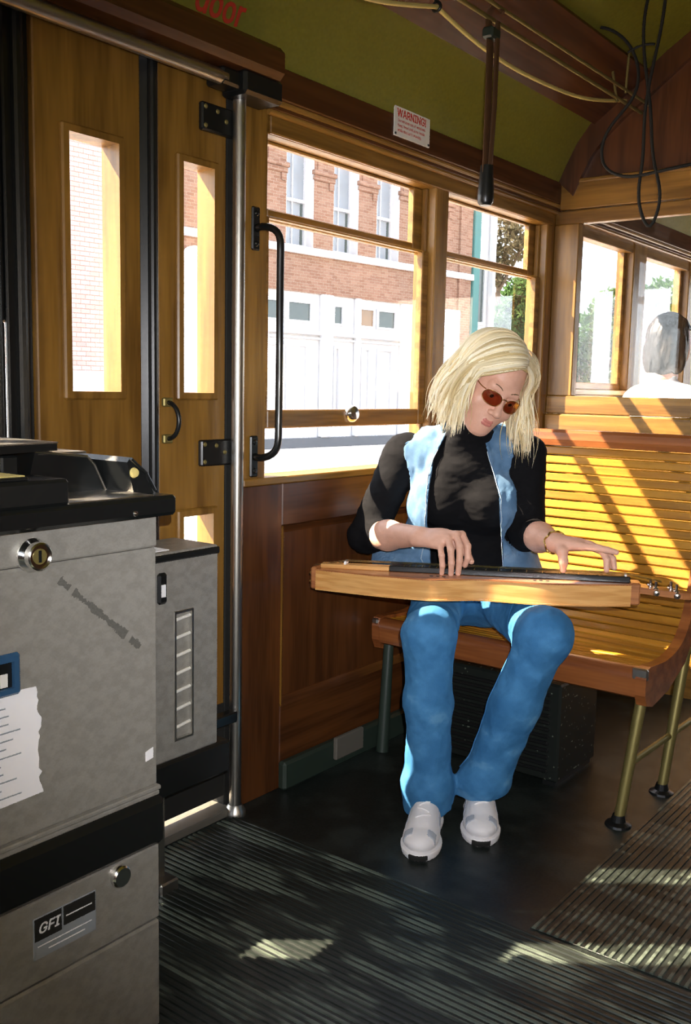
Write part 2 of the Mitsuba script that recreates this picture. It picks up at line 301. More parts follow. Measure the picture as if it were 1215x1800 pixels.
# warning sign
sg = thing('warning_sign', 'small white metal WARNING notice screwed above the windows', 'sign')
add(sg + '__plate', box(0.022, 0.026, 2.465, 2.66, 1.903, 1.993, 0.001), 'cream_paint')
add(sg + '__lettering', cat(text('WARNING!', 0.022, (0.026, 2.478, 1.961), (0, 1, 0), (0, 0, 1), 0.0006, True),
    *[text(s, 0.0085, (0.026, 2.482, z), (0, 1, 0), (0, 0, 1), 0.0006) for s, z in (('Do not lean out of windows', 1.946), ('Keep head and arms inside', 1.932), ('while the car is moving.', 1.918))]), 'red_paint')
for y in (2.472, 2.653): add(sg + '__screw', lathe([(0.0, 0.002), (0.003, 0.002), (0.004, 0)], (0.026, y, 1.910), (1, 0, 0), 10), 'black')

# right side, back and front ends (outside the frame)
wr = sgroup('wall_right')
add(wr + '__body_panel', box(XR, XR + 0.08, YB, YF, 0, 0.885, 0), 'red_y')
add(wr + '__header', box(XR, XR + 0.08, YB, YF, 1.80, 2.02, 0), 'red_y')
for y in np.arange(YB, YF + 0.1, 0.84): add(wr + '__post', box(XR, XR + 0.08, max(y - 0.05, YB), min(y + 0.05, YF), 0.885, 1.80, 0), 'wood_z')
add(wr + '__body_panel', box(XR, XR + 0.08, 1.80, YF, 0.885, 1.80, 0), 'red_y')  # added solid stretch out of view, in place of windows, to dim the interior
for y in np.arange(YB, 1.5, 0.84): add(wr + '__added_light_block', box(XR + 0.01, XR + 0.014, y + 0.05, y + 0.79, 1.22, 1.80, 0), 'dark_green')  # added out of view to keep light off the door tops
for i, y in enumerate(np.arange(YB, 1.5, 0.84)):
    w = sgroup('window_%d' % (i + 9)); sash(w, y + 0.05, y + 0.79, 0.885, 1.80, XR + 0.03, 0.03, 0.03, 0.05, 'sash')
def end_wall(name, y0, y1, z):
    w = sgroup(name)
    gable = [(x, q) for x, q in full]
    add(w + '__panel', prism([(-0.03, 1.80)] + [(-0.03, 1.965)] + gable + [(XR + 0.03, 1.965), (XR + 0.03, 1.80)], 1, y0, y1), 'red_z')
    add(w + '__panel', box(-0.03, XR + 0.03, y0, y1, 0, z, 0), 'red_z')
    for x in (-0.03, 0.78, 1.58, XR - 0.07): add(w + '__post', box(x, x + 0.1, y0, y1, z, 1.80, 0), 'wood_z')
end_wall('wall_back', YB - 0.06, YB, 1.0)
end_wall('wall_front', YF, YF + 0.06, 1.1)

# bulkhead behind the bench
bk = sgroup('wall_end', 'wooden bulkhead with a glass window behind the bench')
def bkp(n, *a, mat='wood_x', **k): return add(bk + '__' + n, box(*a, **k), mat)
YK = 3.63
for x0, x1 in ((0.0, 0.95), (1.49, XR)):
    bkp('lower_panel', x0, x1, YK + 0.01, YK + 0.03, 0.0, 1.0, b=0)
    bkp('sill_board', x0, x1, YK - 0.012, YK + 0.04, 1.066, 1.136)
    bkp('sill_board', x0, x1, YK - 0.025, YK + 0.04, 0.985, 1.064, b=0.006)
    bkp('head_rail', x0, x1, YK - 0.004, YK + 0.04, 1.805, 1.856)
    add(bk + '__pane', trimesh.Trimesh(V((x0, YK + .02, 1.13), (x1, YK + .02, 1.13), (x1, YK + .02, 1.81), (x0, YK + .02, 1.81)), [[0, 1, 2], [0, 2, 3]], process=False), 'pane_glass')
for x0, x1 in ((0.0, 0.104), (0.88, 0.95), (1.49, 1.56), (XR - 0.104, XR)):
    bkp('frame_post', x0, x1, YK - 0.006, YK + 0.04, 1.136, 1.805, mat='wood_z')
bkp('upper_board', 0.02, XR - 0.02, YK - 0.01, YK + 0.03, 1.86, 1.962)
add(bk + '__arch_panel', prism([(0.02, 1.962)] + full + [(XR - 0.02, 1.962)], 1, YK + 0.002, YK + 0.03), 'red_z')
arch_in = [(x + (0.06 if x < 1.22 else -0.06 if x > 1.22 else 0), z - 0.055) for x, z in full]
add(bk + '__arch_trim', prism(full + arch_in[::-1], 1, YK - 0.02, YK + 0.003), 'red_z')
bkp('picture_rail', 0.09, XR - 0.09, YK - 0.018, YK + 0.003, 1.958, 1.972)

# ------------------------------------------------------------------ the photographer's flash (out of view, lights the woman and fare box; glints in the tuners, the sash lift and the lock)
FL = CAM + M.T @ V(0.03, -0.06, -0.035)
fl = thing('unseen_camera_flash', 'small flash lamp of the photographer\'s camera', 'flash')
def fbx_(m): v = m.vertices; m.vertices = FL + v[:, :1] * M[0] - v[:, 1:2] * M[1] + v[:, 2:3] * M[2]; return m
add(fl + '__housing', fbx_(box(-0.026, 0.026, -0.018, 0.018, -0.022, -0.001, 0.003)), 'black')
add(fl + '__lens', trimesh.Trimesh(V(*[FL + a * 0.02 * M[0] + b * 0.0125 * -M[1] for a, b in ((-1, -1), (1, -1), (1, 1), (-1, 1))]), [[0, 2, 1], [0, 3, 2]], process=False), 'white_paint')
scene['unseen_flash_light'] = {'type': 'spot', 'to_world': mi.ScalarTransform4f().look_at((FL + M[2] * 0.002).tolist(), (FL + M[2] + 0.09 * M[0] + 0.0 * M[1]).tolist(), [0, 0, 1]), 'intensity': {'type': 'rgb', 'value': [0.64, 0.64, 0.67]}, 'beam_width': 9.0, 'cutoff_angle': 34.0}

# ------------------------------------------------------------------ floor mats
def ribs(x0, x1, y0, y1, along_x, pitch=0.0172):
    ms = []; lo, hi = (y0, y1) if along_x else (x0, x1)
    for c in np.arange(lo + pitch / 2, hi, pitch):
        q = [(c - 0.0048, 0.002), (c + 0.0048, 0.002), (c + 0.0032, 0.0058), (c - 0.0032, 0.0058)]
        ms.append(prism(q, 0, x0, x1) if along_x else prism([(a, b) for a, b in q], 1, y0, y1))
    return cat(*ms)
m1 = thing('floor_mat', 'ribbed black rubber mat in front of the folding doors', 'floor mat')
add(m1 + '__base', box(0.03, 2.35, -1.2, 1.80, 0.0, 0.003, 0.001), 'rubber')
k = add(m1 + '__ribs', ribs(0.03, 2.35, -1.2, 1.80, True), 'rib_top'); labels[k] = {'kind': 'stuff'}
m2 = thing('floor_mat', 'ribbed black rubber aisle mat beside the bench legs', 'floor mat')
add(m2 + '__base', box(0.90, 1.75, 1.81, 3.6, 0.0, 0.003, 0.001), 'rubber')
k = add(m2 + '__ribs', ribs(0.90, 1.75, 1.81, 3.6, False), 'rib_top'); labels[k] = {'kind': 'stuff'}

# ------------------------------------------------------------------ fare box
def fare_steel(p, n, uv):
    y, z = p.y, p.z
    g = fbm(p.x * 60, y * 60, z * 60, octaves=3); f = noise(p.x * 420, y * 420, z * 420)
    c = mix((0.30, 0.285, 0.25), (0.40, 0.385, 0.345), dr.clip(0.5 * smoothstep(0.3, 0.7, g) + 0.4 * f, 0, 1))
    ax, az, bx, bz = 0.893, 0.848, 1.052, 0.710
    L = math.hypot(bx - ax, bz - az); ux, uz = (bx - ax) / L, (bz - az) / L
    t = (y - ax) * ux + (z - az) * uz; d = dr.abs((y - ax) * -uz + (z - az) * ux)
    w = 0.0065 + 0.006 * (noise(t * 60, 3.1, 0) - 0.5) + 0.004 * (noise(y * 400, z * 400, 0) - 0.5)
    on = (d < w) & (t > 0) & (t < L) & (noise(t * 34, 9.7, 0) > 0.22) & (n.x > 0.9)
    return dr.select(on, mi.Color3f(0.17, 0.165, 0.145) * (0.85 + 0.3 * f), c)
pm('fare_steel', mikit.proc(fare_steel), 0.42, 0.5, 0.35)
FX, FY = 0.525, 1.09
fb = thing('fare_box', 'tall grey steel fare box with a black top and torn white notice', 'fare box')
add(fb + '__lower_cabinet', box(0.20, FX, 0.58, FY + .004, 0.207, 0.347, 0.004), 'fare_steel')
add(fb + '__base_cabinet', box(0.20, FX, 0.58, FY + .004, 0.0, 0.204, 0.004), 'fare_steel')
add(fb + '__black_band', box(0.19, FX + 0.012, 0.57, FY + 0.012, 0.347, 0.438, 0.012), 'black', label='black plastic band around the middle')
add(fb + '__ledge', cat(box(0.20, FX + 0.003, 0.58, FY + 0.002, 0.438, 0.446, 0.002), box(0.20, FX + 0.006, 0.58, FY + 0.003, 0.448, 0.456, 0.002)), 'fare_steel')
body = add(fb + '__body', box(0.20, FX, 0.58, FY, 0.456, 0.8755, 0.004), 'fare_steel')
add(fb + '__head', box(0.20, FX + 0.001, 0.58, FY, 0.8772, 0.932, 0.003), 'fare_steel')
add(fb + '__top_tray', box(0.17, FX + 0.028, 0.55, FY + 0.022, 0.932, 0.966, 0.006), 'black_gloss', label='black tray top')
add(fb + '__top_tray__rivet', lathe([(0.0, 0.003), (0.004, 0.002), (0.005, 0)], (FX + 0.028, 1.02, 0.942), (1, 0, 0), 12), 'chrome')
add(fb + '__money_tray', box(0.33, 0.548, 0.895, 1.065, 0.966, 0.969, 0.001), 'brushed', label='bare metal money tray')
add(fb + '__front_block', cat(box(0.36, FX + 0.026, 0.55, 0.897, 0.966, 1.006, 0.005), box(0.40, FX + 0.02, 0.60, 0.83, 1.006, 1.012, 0.002)), 'black')
add(fb + '__front_block__warning_tape', box(0.47, 0.535, 0.72, 0.83, 1.0121, 1.0135, 0.0005), 'cord_yellow')
add(fb + '__coin_hopper', prism([(0.90, 0.966), (1.058, 0.966), (1.035, 1.012), (1.02, 1.026), (0.92, 1.038)], 0, 0.24, 0.43), 'black_gloss')
add(fb + '__hopper_edge', cat(tube([(0.431, 1.058, 0.968), (0.431, 1.035, 1.013), (0.431, 1.02, 1.027), (0.431, 0.92, 1.039)], 0.0025, 8), box(0.24, 0.43, 0.925, 1.02, 1.032, 1.036, 0.001)), 'brushed')
add(fb + '__lid_plate', prism([(0.55, 1.030), (0.955, 1.040), (0.955, 1.051), (0.55, 1.046)], 0, 0.20, 0.44), 'black_gloss')
add(fb + '__lid_plate__trim', prism([(0.85, 1.050), (0.957, 1.0515), (0.957, 1.054), (0.85, 1.0525)], 0, 0.20, 0.44), 'brushed')
for x in (0.22, 0.38):
    for y in (0.60, 0.74, 0.86): add(fb + '__lid_support', box(x, x + 0.05, y, y + 0.03, 0.966, 1.034, 0.003), 'black')
add(fb + '__side_bracket', cat(prism([(1.062, 0.966), (1.105, 0.966), (1.085, 1.0), (1.055, 1.028), (1.048, 1.02)], 0, 0.28, 0.50), tube([(0.505, 1.052, 1.026), (0.505, 1.085, 1.0), (0.505, 1.104, 0.97)], 0.003, 8)), 'black')
add(fb + '__button', lathe([(0, 0.006), (0.007, 0.005), (0.009, 0)], (0.50, 1.062, 1.002), (1, 0, 0), 14), 'orange_lamp' if False else 'cord_yellow')
for z in (0.942, 0.957): add(fb + '__screw', lathe([(0, 0.005), (0.006, 0.004), (0.008, 0)], (FX + 0.012, FY + 0.022, z), (0, 1, 0), 12), 'brushed', 30)
lk = add(fb + '__lock', cat(lathe([(0.026, 0.0), (0.026, 0.004), (0.021, 0.012), (0.021, 0.022), (0.0185, 0.024), (0.0185, 0.02), (0.0, 0.02)], (FX, 0.845, 0.893), (1, 0, 0), 36)), 'chrome', 30, label='round chrome cylinder lock')
add(lk + '__keyway', cat(lathe([(0.012, 0.0201), (0.012, 0.021), (0.0, 0.021)], (FX, 0.845, 0.893), (1, 0, 0), 24)), 'old_brass', 30)
add(lk + '__slot', box(FX + 0.021, FX + 0.0216, 0.8425, 0.8475, 0.884, 0.902, 0), 'black')
rnd = random.Random(4)
edge = [(0.853 + rnd.uniform(-0.006, 0.004) - (0.006 if 0.56 < z < 0.58 else 0), z) for z in np.linspace(0.682, 0.532, 22)]
add(fb + '__notice', prism([(0.60, 0.70)] + [(0.848, 0.6905)] + edge + [(0.856, 0.520), (0.60, 0.512)], 0, FX, FX + 0.0012) if False else prism(([(0.60, 0.700), (0.847, 0.690)] + edge + [(0.857, 0.520), (0.60, 0.512)])[::-1], 0, FX, FX + 0.0012), 'paper', label='torn white paper notice')
for i, z in enumerate(np.arange(0.53, 0.68, 0.0125)):
    for j in range(2): add(fb + '__notice__print_line', box(FX + 0.0012, FX + 0.0014, 0.62 + 0.11 * j, 0.62 + 0.11 * j + 0.05 + 0.045 * rnd.random(), z, z + 0.0022, 0), 'grey_print')
bl = add(fb + '__latch_frame', tri(man(box(FX, FX + 0.010, 0.72, 0.817, 0.688, 0.752, 0.004)) - man(box(FX - 0.1, FX + 0.1, 0.732, 0.805, 0.70, 0.74, 0))), 'blue_plastic', label='blue latch frame')
add(bl + '__latch', cat(box(FX, FX + 0.003, 0.732, 0.805, 0.70, 0.74, 0)), 'black')
add(bl + '__tag', box(FX + 0.003, FX + 0.0045, 0.785, 0.797, 0.702, 0.722, 0), 'cream_paint')
add(fb + '__sticker', prism([(1.062, 0.505), (1.079, 0.508), (1.079, 0.527), (1.062, 0.522)], 0, FX, FX + 0.0008), 'paper')
add(fb + '__round_key_cap', lathe([(0.019, 0.0), (0.019, 0.008), (0.016, 0.011), (0.0, 0.011)], (FX, 1.003, 0.322), (1, 0, 0), 28), 'chrome', 30, label='round steel cap lock')
pl = add(fb + '__maker_plate', box(FX, FX + 0.0015, 0.833, 0.953, 0.248, 0.318, 0.0005), 'grey_print', label='small maker plate with white letters')
add(pl + '__black_field', cat(box(FX + 0.0015, FX + 0.0022, 0.835, 0.885, 0.279, 0.316, 0), box(FX + 0.0015, FX + 0.0022, 0.889, 0.951, 0.284, 0.316, 0)), 'black_matte')
add(pl + '__lettering', cat(text('GFI', 0.0165, (FX + 0.0022, 0.840, 0.290), (0, 1, 0), (0, 0.22, 1), 0.0005, True), box(FX + .0022, FX + .0026, 0.893, 0.944, 0.298, 0.3, 0), box(FX + .0015, FX + .0019, 0.84, 0.944, 0.268, 0.270, 0), box(FX + .0015, FX + .0019, 0.86, 0.93, 0.258, 0.260, 0)), 'paper')

# ------------------------------------------------------------------ transfer box beside the doors
pm('bar_white', (0.80, 0.78, 0.70), 0.25, 0.6)
tb = thing('coin_box', 'smaller grey steel coin box with a row of slots behind the fare box', 'coin box')
bx = man(box(0.05, 0.20, 1.24, 1.562, 0.315, 0.788, 0.004)) - man(box(0.192, 0.3, 1.430, 1.477, 0.362, 0.648, 0))
add(tb + '__body', tri(bx), 'steel_grey')
add(tb + '__top_strip', box(0.19, 0.204, 1.238, 1.564, 0.768, 0.784, 0.003), 'black')
for i in range(7): add(tb + '__slot_bar', cyl((0.196, 1.431, 0.386 + 0.041 * i), (0.196, 1.476, 0.392 + 0.041 * i), 0.0038, 10), 'bar_white', 40)
add(tb + '__slot_frame', tri(man(box(0.199, 0.2025, 1.424, 1.483, 0.356, 0.654, 0.001)) - man(box(0, 1, 1.430, 1.477, 0.362, 0.648, 0))), 'brushed')
q = add(tb + '__latch', box(0.20, 0.212, 1.372, 1.398, 0.678, 0.747, 0.006), 'black')
add(q + '__tag', box(0.212, 0.2135, 1.378, 1.39, 0.695, 0.722, 0), 'paper')
add(tb + '__base', box(0.03, 0.205, 1.22, 1.60, 0.235, 0.315, 0.006), 'black')
add(tb + '__bracket', cat(box(0.10, 0.17, 1.40, 1.425, 0.0, 0.235, 0.003), box(0.08, 0.20, 1.385, 1.44, 0.0, 0.03, 0.004)), 'brushed')
add(tb + '__clamp', box(0.02, 0.05, 1.58, 1.787, 0.27, 0.30, 0.004), 'black')
lf = whole('leaflet', 'white and red printed leaflet lying on the smaller coin box', 'leaflet', box(0.09, 0.18, 1.29, 1.43, 0.788, 0.7895, 0.0003), 'paper')
add(lf + '__print', cat(box(0.10, 0.125, 1.31, 1.40, 0.7895, 0.7899, 0), box(0.14, 0.15, 1.31, 1.38, 0.7895, 0.7899, 0)), 'red_paint')

# ------------------------------------------------------------------ bench
bn = thing('bench', 'slatted wooden bench seat with a curved back and metal legs', 'bench')
prof = curve([(2.905, 0.978), (2.896, 0.90), (2.877, 0.78), (2.850, 0.67), (2.820, 0.58), (2.785, 0.505), (2.735, 0.452), (2.665, 0.424), (2.59, 0.416), (2.52, 0.420), (2.475, 0.424)], 400)
seg = np.r_[0, np.cumsum(np.linalg.norm(np.diff(prof, axis=0), axis=1))]
def pat(s): return V(np.interp(s, seg, prof[:, 0]), np.interp(s, seg, prof[:, 1]))
pitch, wd, BX0, BX1 = 0.0288, 0.0256, 0.035, 0.868
nsl = int(seg[-1] / pitch)
rnd = random.Random(11)
for i in range(nsl):
    s0 = i * pitch + 0.002; a, b = pat(s0), pat(s0 + wd); t = unit(b - a); nn = V(t[1], -t[0])  # outward: to the sitter
    if nn[1] < 0 and nn[0] > 0: nn = -nn
    if nn @ V(-0.6, 0.5) < 0: nn = -nn
    c = 0.003; h = 0.016; j = rnd.uniform(-0.0008, 0.0008)
    q = [a + nn * (j - h), b + nn * (j - h), b + nn * (j - c), b - t * c + nn * j, a + t * c + nn * j, a + nn * (j - c)]
    add(bn + '__slat', prism([tuple(p) for p in q], 0, BX0, BX1), 'slat_%d' % rnd.choice((0, 1, 1, 2)))
rail = [(2.880, 0.981), (2.876, 1.000), (2.879, 1.022), (2.888, 1.031), (2.912, 1.031), (2.922, 1.022), (2.925, 0.985), (2.915, 0.978)]
add(bn + '__top_rail', prism(rail[::-1], 0, 0.012, 0.897), 'bench_red', label='dark polished top rail')
nose = [(2.485, 0.425), (2.468, 0.429), (2.452, 0.424), (2.443, 0.412), (2.440, 0.395), (2.446, 0.352), (2.456, 0.346), (2.475, 0.350), (2.492, 0.40)]
add(bn + '__front_rail', prism(nose, 0, 0.03, 0.868), 'bench_red', 50, label='rounded red brown front rail')
below = [tuple(pat(s)) for s in np.linspace(seg[-1], 0, 40)]
endp = [(2.440, 0.360), (2.438, 0.405), (2.448, 0.430)] + [(y - 0.004, z + 0.010) for y, z in below] + [(2.925, 1.0), (2.928, 0.96), (2.915, 0.85), (2.890, 0.70), (2.855, 0.57), (2.82, 0.46), (2.75, 0.385), (2.62, 0.335), (2.50, 0.318), (2.455, 0.330)]
for x0, x1 in ((0.868, 0.897), (0.008, 0.035)):
    e = prism(endp, 0, x0, x1)
    if e.volume < 0: e.invert()
    add(bn + '__end_panel', e, 'bench_red', label='S-curved end panel')
add(bn + '__corner_bracket', box(0.856, 0.90, 2.440, 2.452, 0.40, 0.432, 0.004), 'brushed')
add(bn + '__corner_bracket', box(0.008, 0.03, 2.436, 2.452, 0.41, 0.428, 0.004), 'brushed')
for a, b in (((0.852, 2.42, 0.0), (0.872, 2.485, 0.34)), ((0.868, 2.705, 0.0), (0.882, 2.80, 0.42))):
    l = add(bn + '__leg', tube([a, b], [0.0145, 0.0155], 16), 'old_brass', 40, label='worn brass coloured pipe leg')
    add(l + '__foot_flange', lathe([(0.036, 0.0), (0.034, 0.006), (0.02, 0.012), (0.016, 0.03)], a, (0, 0, 1), 20), 'black')
add(bn + '__stretcher', tube([(0.862, 2.452, 0.165), (0.876, 2.92, 0.165)], 0.0095, 12), 'old_brass', 40)
for a, b in (((0.06, 2.44, 0.0), (0.05, 2.475, 0.345)), ((0.06, 2.72, 0.0), (0.05, 2.79, 0.42))):
    add(bn + '__leg', tube([a, b], [0.02, 0.016], 16), 'dark_green', 40)
def speck(p, n, uv):
    return dr.select(noise(p.x * 110, p.y * 110, p.z * 110) > 0.86, mi.Color3f(0.10, 0.12, 0.09), mi.Color3f(0.006, 0.009, 0.007))
pm('heater_paint', mikit.proc(speck), 0.5, 0.4)
hb = thing('bench_heater', 'dark speckled metal heater case under the bench', 'heater')
add(hb + '__case', box(0.11, 0.62, 2.53, 2.80, 0.015, 0.31, 0.006), 'heater_paint')
for i in range(12): add(hb + '__louvre', box(0.14, 0.59, 2.522, 2.532, 0.04 + 0.021 * i, 0.051 + 0.021 * i, 0.003), 'black')
for x in (0.12, 0.57): add(hb + '__foot', box(x, x + 0.04, 2.54, 2.79, 0, 0.016, 0), 'black')

# ------------------------------------------------------------------ dulcimer
dl = thing('dulcimer', 'honey coloured hourglass dulcimer lying across the woman\'s lap', 'dulcimer')
dU = unit(V(0.743, 0.35, 0.010)); dN = unit(V(-dU[1], dU[0], 0)); dA = V(0.13, 2.0, 0) + dN * 0.032
dZ0, dZ1 = 0.604, 0.662
def dp(t, n, z): return dA + dU * t + dN * n + V(0, 0, z)
from scipy.interpolate import PchipInterpolator
_w = PchipInterpolator([0, 0.07, 0.19, 0.32, 0.455, 0.60, 0.72, 0.825], [0.030, 0.048, 0.078, 0.094, 0.060, 0.073, 0.055, 0.030])
ts = np.linspace(0, 0.825, 70)
def slab(off, z0, z1, t0=0.0, t1=0.825):
    t = np.linspace(t0, t1, 80); w = _w(t) + off
    pts = [(a, -b) for a, b in zip(t, w)] + [(a, b) for a, b in zip(t[::-1], w[::-1])]
    m = prism(pts, 2, z0, z1); v = m.vertices; m.vertices = dA + v[:, :1] * dU + v[:, 1:2] * dN + v[:, 2:3] * V(0, 0, 1); return m
def dbox(t0, t1, n0, n1, z0, z1, b=0.002):
    m = box(t0, t1, n0, n1, z0, z1, b); v = m.vertices; m.vertices = dA + v[:, :1] * dU + v[:, 1:2] * dN + v[:, 2:3] * V(0, 0, 1); return m
def dwood(a, b, key, rough, coat, seed):
    def fn(p, n, uv):
        t = p.x * float(dU[0]) + p.y * float(dU[1]); w = -p.x * float(dU[1]) + p.y * float(dU[0])
        g = fbm(t * 4 + seed, w * 45, p.z * 90, octaves=3); r = noise(t * 25, w * 200, p.z * 300)
        return mix(a, b, dr.clip(0.75 * smoothstep(0.3, 0.7, g) + 0.25 * r, 0, 1))
    pm(key, mikit.proc(fn), rough, 0.5, coat=coat)
dwood((0.50, 0.235, 0.065), (0.66, 0.37, 0.13), 'dulcimer_side', 0.25, 0.6, 1)
dwood((0.25, 0.085, 0.03), (0.42, 0.17, 0.06), 'dulcimer_top', 0.2, 0.7, 2)
add(dl + '__side', slab(-0.002, dZ0 + 0.004, dZ1 - 0.004), 'dulcimer_side', 40)
add(dl + '__top', slab(0.001, dZ1 - 0.004, dZ1), 'dulcimer_top', 40, label='darker red brown top board')
add(dl + '__bottom', slab(0.001, dZ0, dZ0 + 0.004), 'dulcimer_side', 40)
add(dl + '__end_block', dbox(-0.014, 0.002, -0.030, 0.030, dZ0 + 0.002, dZ1 + 0.004, 0.004), 'dulcimer_top')
for z in (0.625, 0.648): add(dl + '__end_pin', lathe([(0, 0.006), (0.003, 0.005), (0.004, 0)], dp(-0.014, -0.018, z), -dU, 10), 'brass')
add(dl + '__tail_board', dbox(0.01, 0.20, -0.017, 0.017, dZ1, dZ1 + 0.012), 'dulcimer_side')
add(dl + '__fretboard', dbox(0.20, 0.822, -0.019, 0.019, dZ1, dZ1 + 0.016), 'black', label='dark fretboard')
for i in range(18):
    t = 0.80 - 0.56 * (1 - 2 ** (-(i + 1) / 9.0)) / 0.75
    add(dl + '__fret', dbox(t - 0.0009, t + 0.0009, -0.0185, 0.0185, dZ1 + 0.016, dZ1 + 0.0174, 0.0003), 'brass')
add(dl + '__bridge', dbox(0.075, 0.081, -0.016, 0.016, dZ1 + 0.012, dZ1 + 0.021, 0.001), 'paper')
add(dl + '__nut', dbox(0.808, 0.813, -0.018, 0.018, dZ1 + 0.016, dZ1 + 0.0215, 0.001), 'paper')
for n in (-0.012, -0.004, 0.004, 0.012):
    add(dl + '__string', tube([dp(-0.012, n, dZ1 + 0.004), dp(0.078, n, dZ1 + 0.0215), dp(0.81, n, dZ1 + 0.022), dp(0.90, n * 0.8, dZ1 + 0.004)], 0.0007, 6), 'chrome')
for t, n in ((0.335, -0.055), (0.60, -0.043), (0.335, 0.055), (0.60, 0.043)):
    add(dl + '__sound_hole', cat(*[lathe([(0.0048, 0.0), (0.0048, 0.0006), (0, 0.0006)], dp(t + 0.016 * (k - 1), n + 0.003 * (k % 2), dZ1), (0, 0, 1), 14) for k in range(3)]), 'black_matte')
add(dl + '__heel', dbox(0.820, 0.848, -0.026, 0.026, dZ0 + 0.003, dZ1 + 0.002, 0.004), 'dulcimer_top')
hp = [(0.846, -0.024), (0.95, -0.022), (0.975, -0.012), (0.98, 0.0), (0.975, 0.012), (0.95, 0.022), (0.846, 0.024)]
m = prism(hp, 2, 0.0, 0.016); v = m.vertices; m.vertices = dA + v[:, :1] * dU + v[:, 1:2] * dN + (v[:, 2:3] + 0.638 - 0.10 * (v[:, :1] - 0.846)) * V(0, 0, 1)
hd = add(dl + '__peg_head', m, 'dulcimer_top')
for t, s in ((0.885, -1), (0.935, -1), (0.875, 1), (0.925, 1)):
    c = dp(t, s * 0.016, 0.652 - 0.1 * (t - 0.846)); o = dN * s
    add(hd + '__tuner', cat(lathe([(0.007, 0), (0.007, 0.004), (0.0035, 0.006), (0.0035, 0.02), (0.0045, 0.021), (0, 0.022)], c, (0, 0, 1), 14), cyl(c + V(0, 0, -0.004), c + o * 0.022 + V(0, 0, -0.004), 0.002, 8), lathe([(0, -0.005), (0.006, -0.004), (0.008, 0), (0.006, 0.004), (0, 0.005)], c + o * 0.026 + V(0, 0, -0.004), o, 14)), 'chrome', 40)

# ------------------------------------------------------------------ strap, rails, cords overhead
whole('overhead_rail', 'thin brass double rail under the ceiling beam', 'rail', cat(tube([(0.325, 0.5, 2.168), (0.325, 3.63, 2.185)], 0.0065, 10), tube([(0.355, 0.5, 2.190), (0.355, 3.63, 2.207)], 0.0055, 10),
      *[cat(cyl((0.325, y, 2.17), (0.30, y, 2.292), 0.005, 8), cyl((0.355, y, 2.195), (0.36, y, 2.335), 0.005, 8)) for y in (1.2, 2.30, 3.40)]), 'old_brass', 40)
whole('bell_cord', 'slack yellow signal cord hanging in a curve below the ceiling beam', 'cord', cat(tube(curve([(0.27, 0.5, 2.13), (0.27, 1.5, 2.085), (0.27, 1.975, 2.085), (0.27, 2.17, 2.128), (0.27, 2.30, 2.163)], 40), 0.0062, 8),
      tube(curve([(0.27, 2.30, 2.163), (0.27, 2.43, 2.142), (0.27, 2.567, 2.127), (0.27, 2.75, 2.121), (0.27, 2.95, 2.128), (0.27, 3.21, 2.15), (0.27, 3.45, 2.195), (0.27, 3.62, 2.235)], 50), 0.0062, 8)), 'cord_yellow', True)
whole('cord_hanger', 'dark ring bracket that holds the yellow cord', 'bracket', cat(trimesh.creation.torus(0.012, 0.004, 20, 10, transform=trimesh.transformations.translation_matrix((0.27, 2.30, 2.163)) @ trimesh.transformations.rotation_matrix(math.pi / 2, (1, 0, 0))), cyl((0.27, 2.30, 2.175), (0.255, 2.30, 2.265), 0.006, 10), box(0.235, 0.275, 2.28, 2.32, 2.235, 2.262, 0.004)), 'black', 40)
st = thing('hand_strap', 'brown leather standee strap with a black grip hanging from the rail', 'strap')
add(st + '__strap', cat(tube([(0.322, 2.488, 2.18), (0.330, 2.487, 2.10), (0.332, 2.485, 1.95), (0.332, 2.485, 1.76)], [0.017, 0.018, 0.017, 0.018], 12, flat=0.28), tube([(0.345, 2.50, 2.17), (0.345, 2.498, 1.95), (0.342, 2.49, 1.76)], 0.012, 12, flat=0.35), tube([(0.31, 2.50, 2.19), (0.335, 2.49, 2.215), (0.36, 2.50, 2.19)], 0.012, 10, flat=0.5)), 'leather', 40)
add(st + '__grip', lathe([(0, 0), (0.016, 0.0), (0.0225, 0.008), (0.0235, 0.03), (0.020, 0.075), (0.018, 0.11), (0.0, 0.112)], (0.334, 2.487, 1.672), (0, 0, 1), 24), 'black', 40, label='black tapered grip')
add(st + '__buckle', box(0.315, 0.35, 2.462, 2.512, 2.12, 2.15, 0.005), 'dark_green')
whole('hanging_cord', 'thick black cord looping down in front of the bulkhead arch', 'cord', tube(curve([(0.36, 3.15, 2.34), (0.436, 3.2, 2.29), (0.466, 3.2, 2.12), (0.41, 3.2, 2.055), (0.369, 3.2, 1.988), (0.376, 3.2, 1.913), (0.432, 3.2, 1.872), (0.55, 3.2, 1.868), (0.668, 3.22, 1.885), (0.80, 3.4, 1.95), (0.86, 3.62, 2.05)], 90), 0.0052, 8), 'black_matte', True)
whole('hanging_cord', 'narrow black cord loop hanging lowest near the bulkhead', 'cord', tube(curve([(0.56, 3.18, 2.47), (0.552, 3.2, 2.38), (0.534, 3.2, 2.249), (0.508, 3.2, 2.059), (0.508, 3.2, 1.90), (0.518, 3.2, 1.734), (0.545, 3.2, 1.697), (0.566, 3.2, 1.732), (0.548, 3.2, 1.90), (0.527, 3.2, 2.056), (0.49, 3.2, 2.28), (0.50, 3.2, 2.43)], 90), 0.0055, 8), 'black_matte', True)
whole('hanging_cord', 'short cord tied between the two black hanging cords', 'cord', tube(curve([(0.438, 3.2, 2.26), (0.47, 3.2, 2.272), (0.527, 3.2, 2.27)], 12), 0.004, 8), 'black_matte', True)

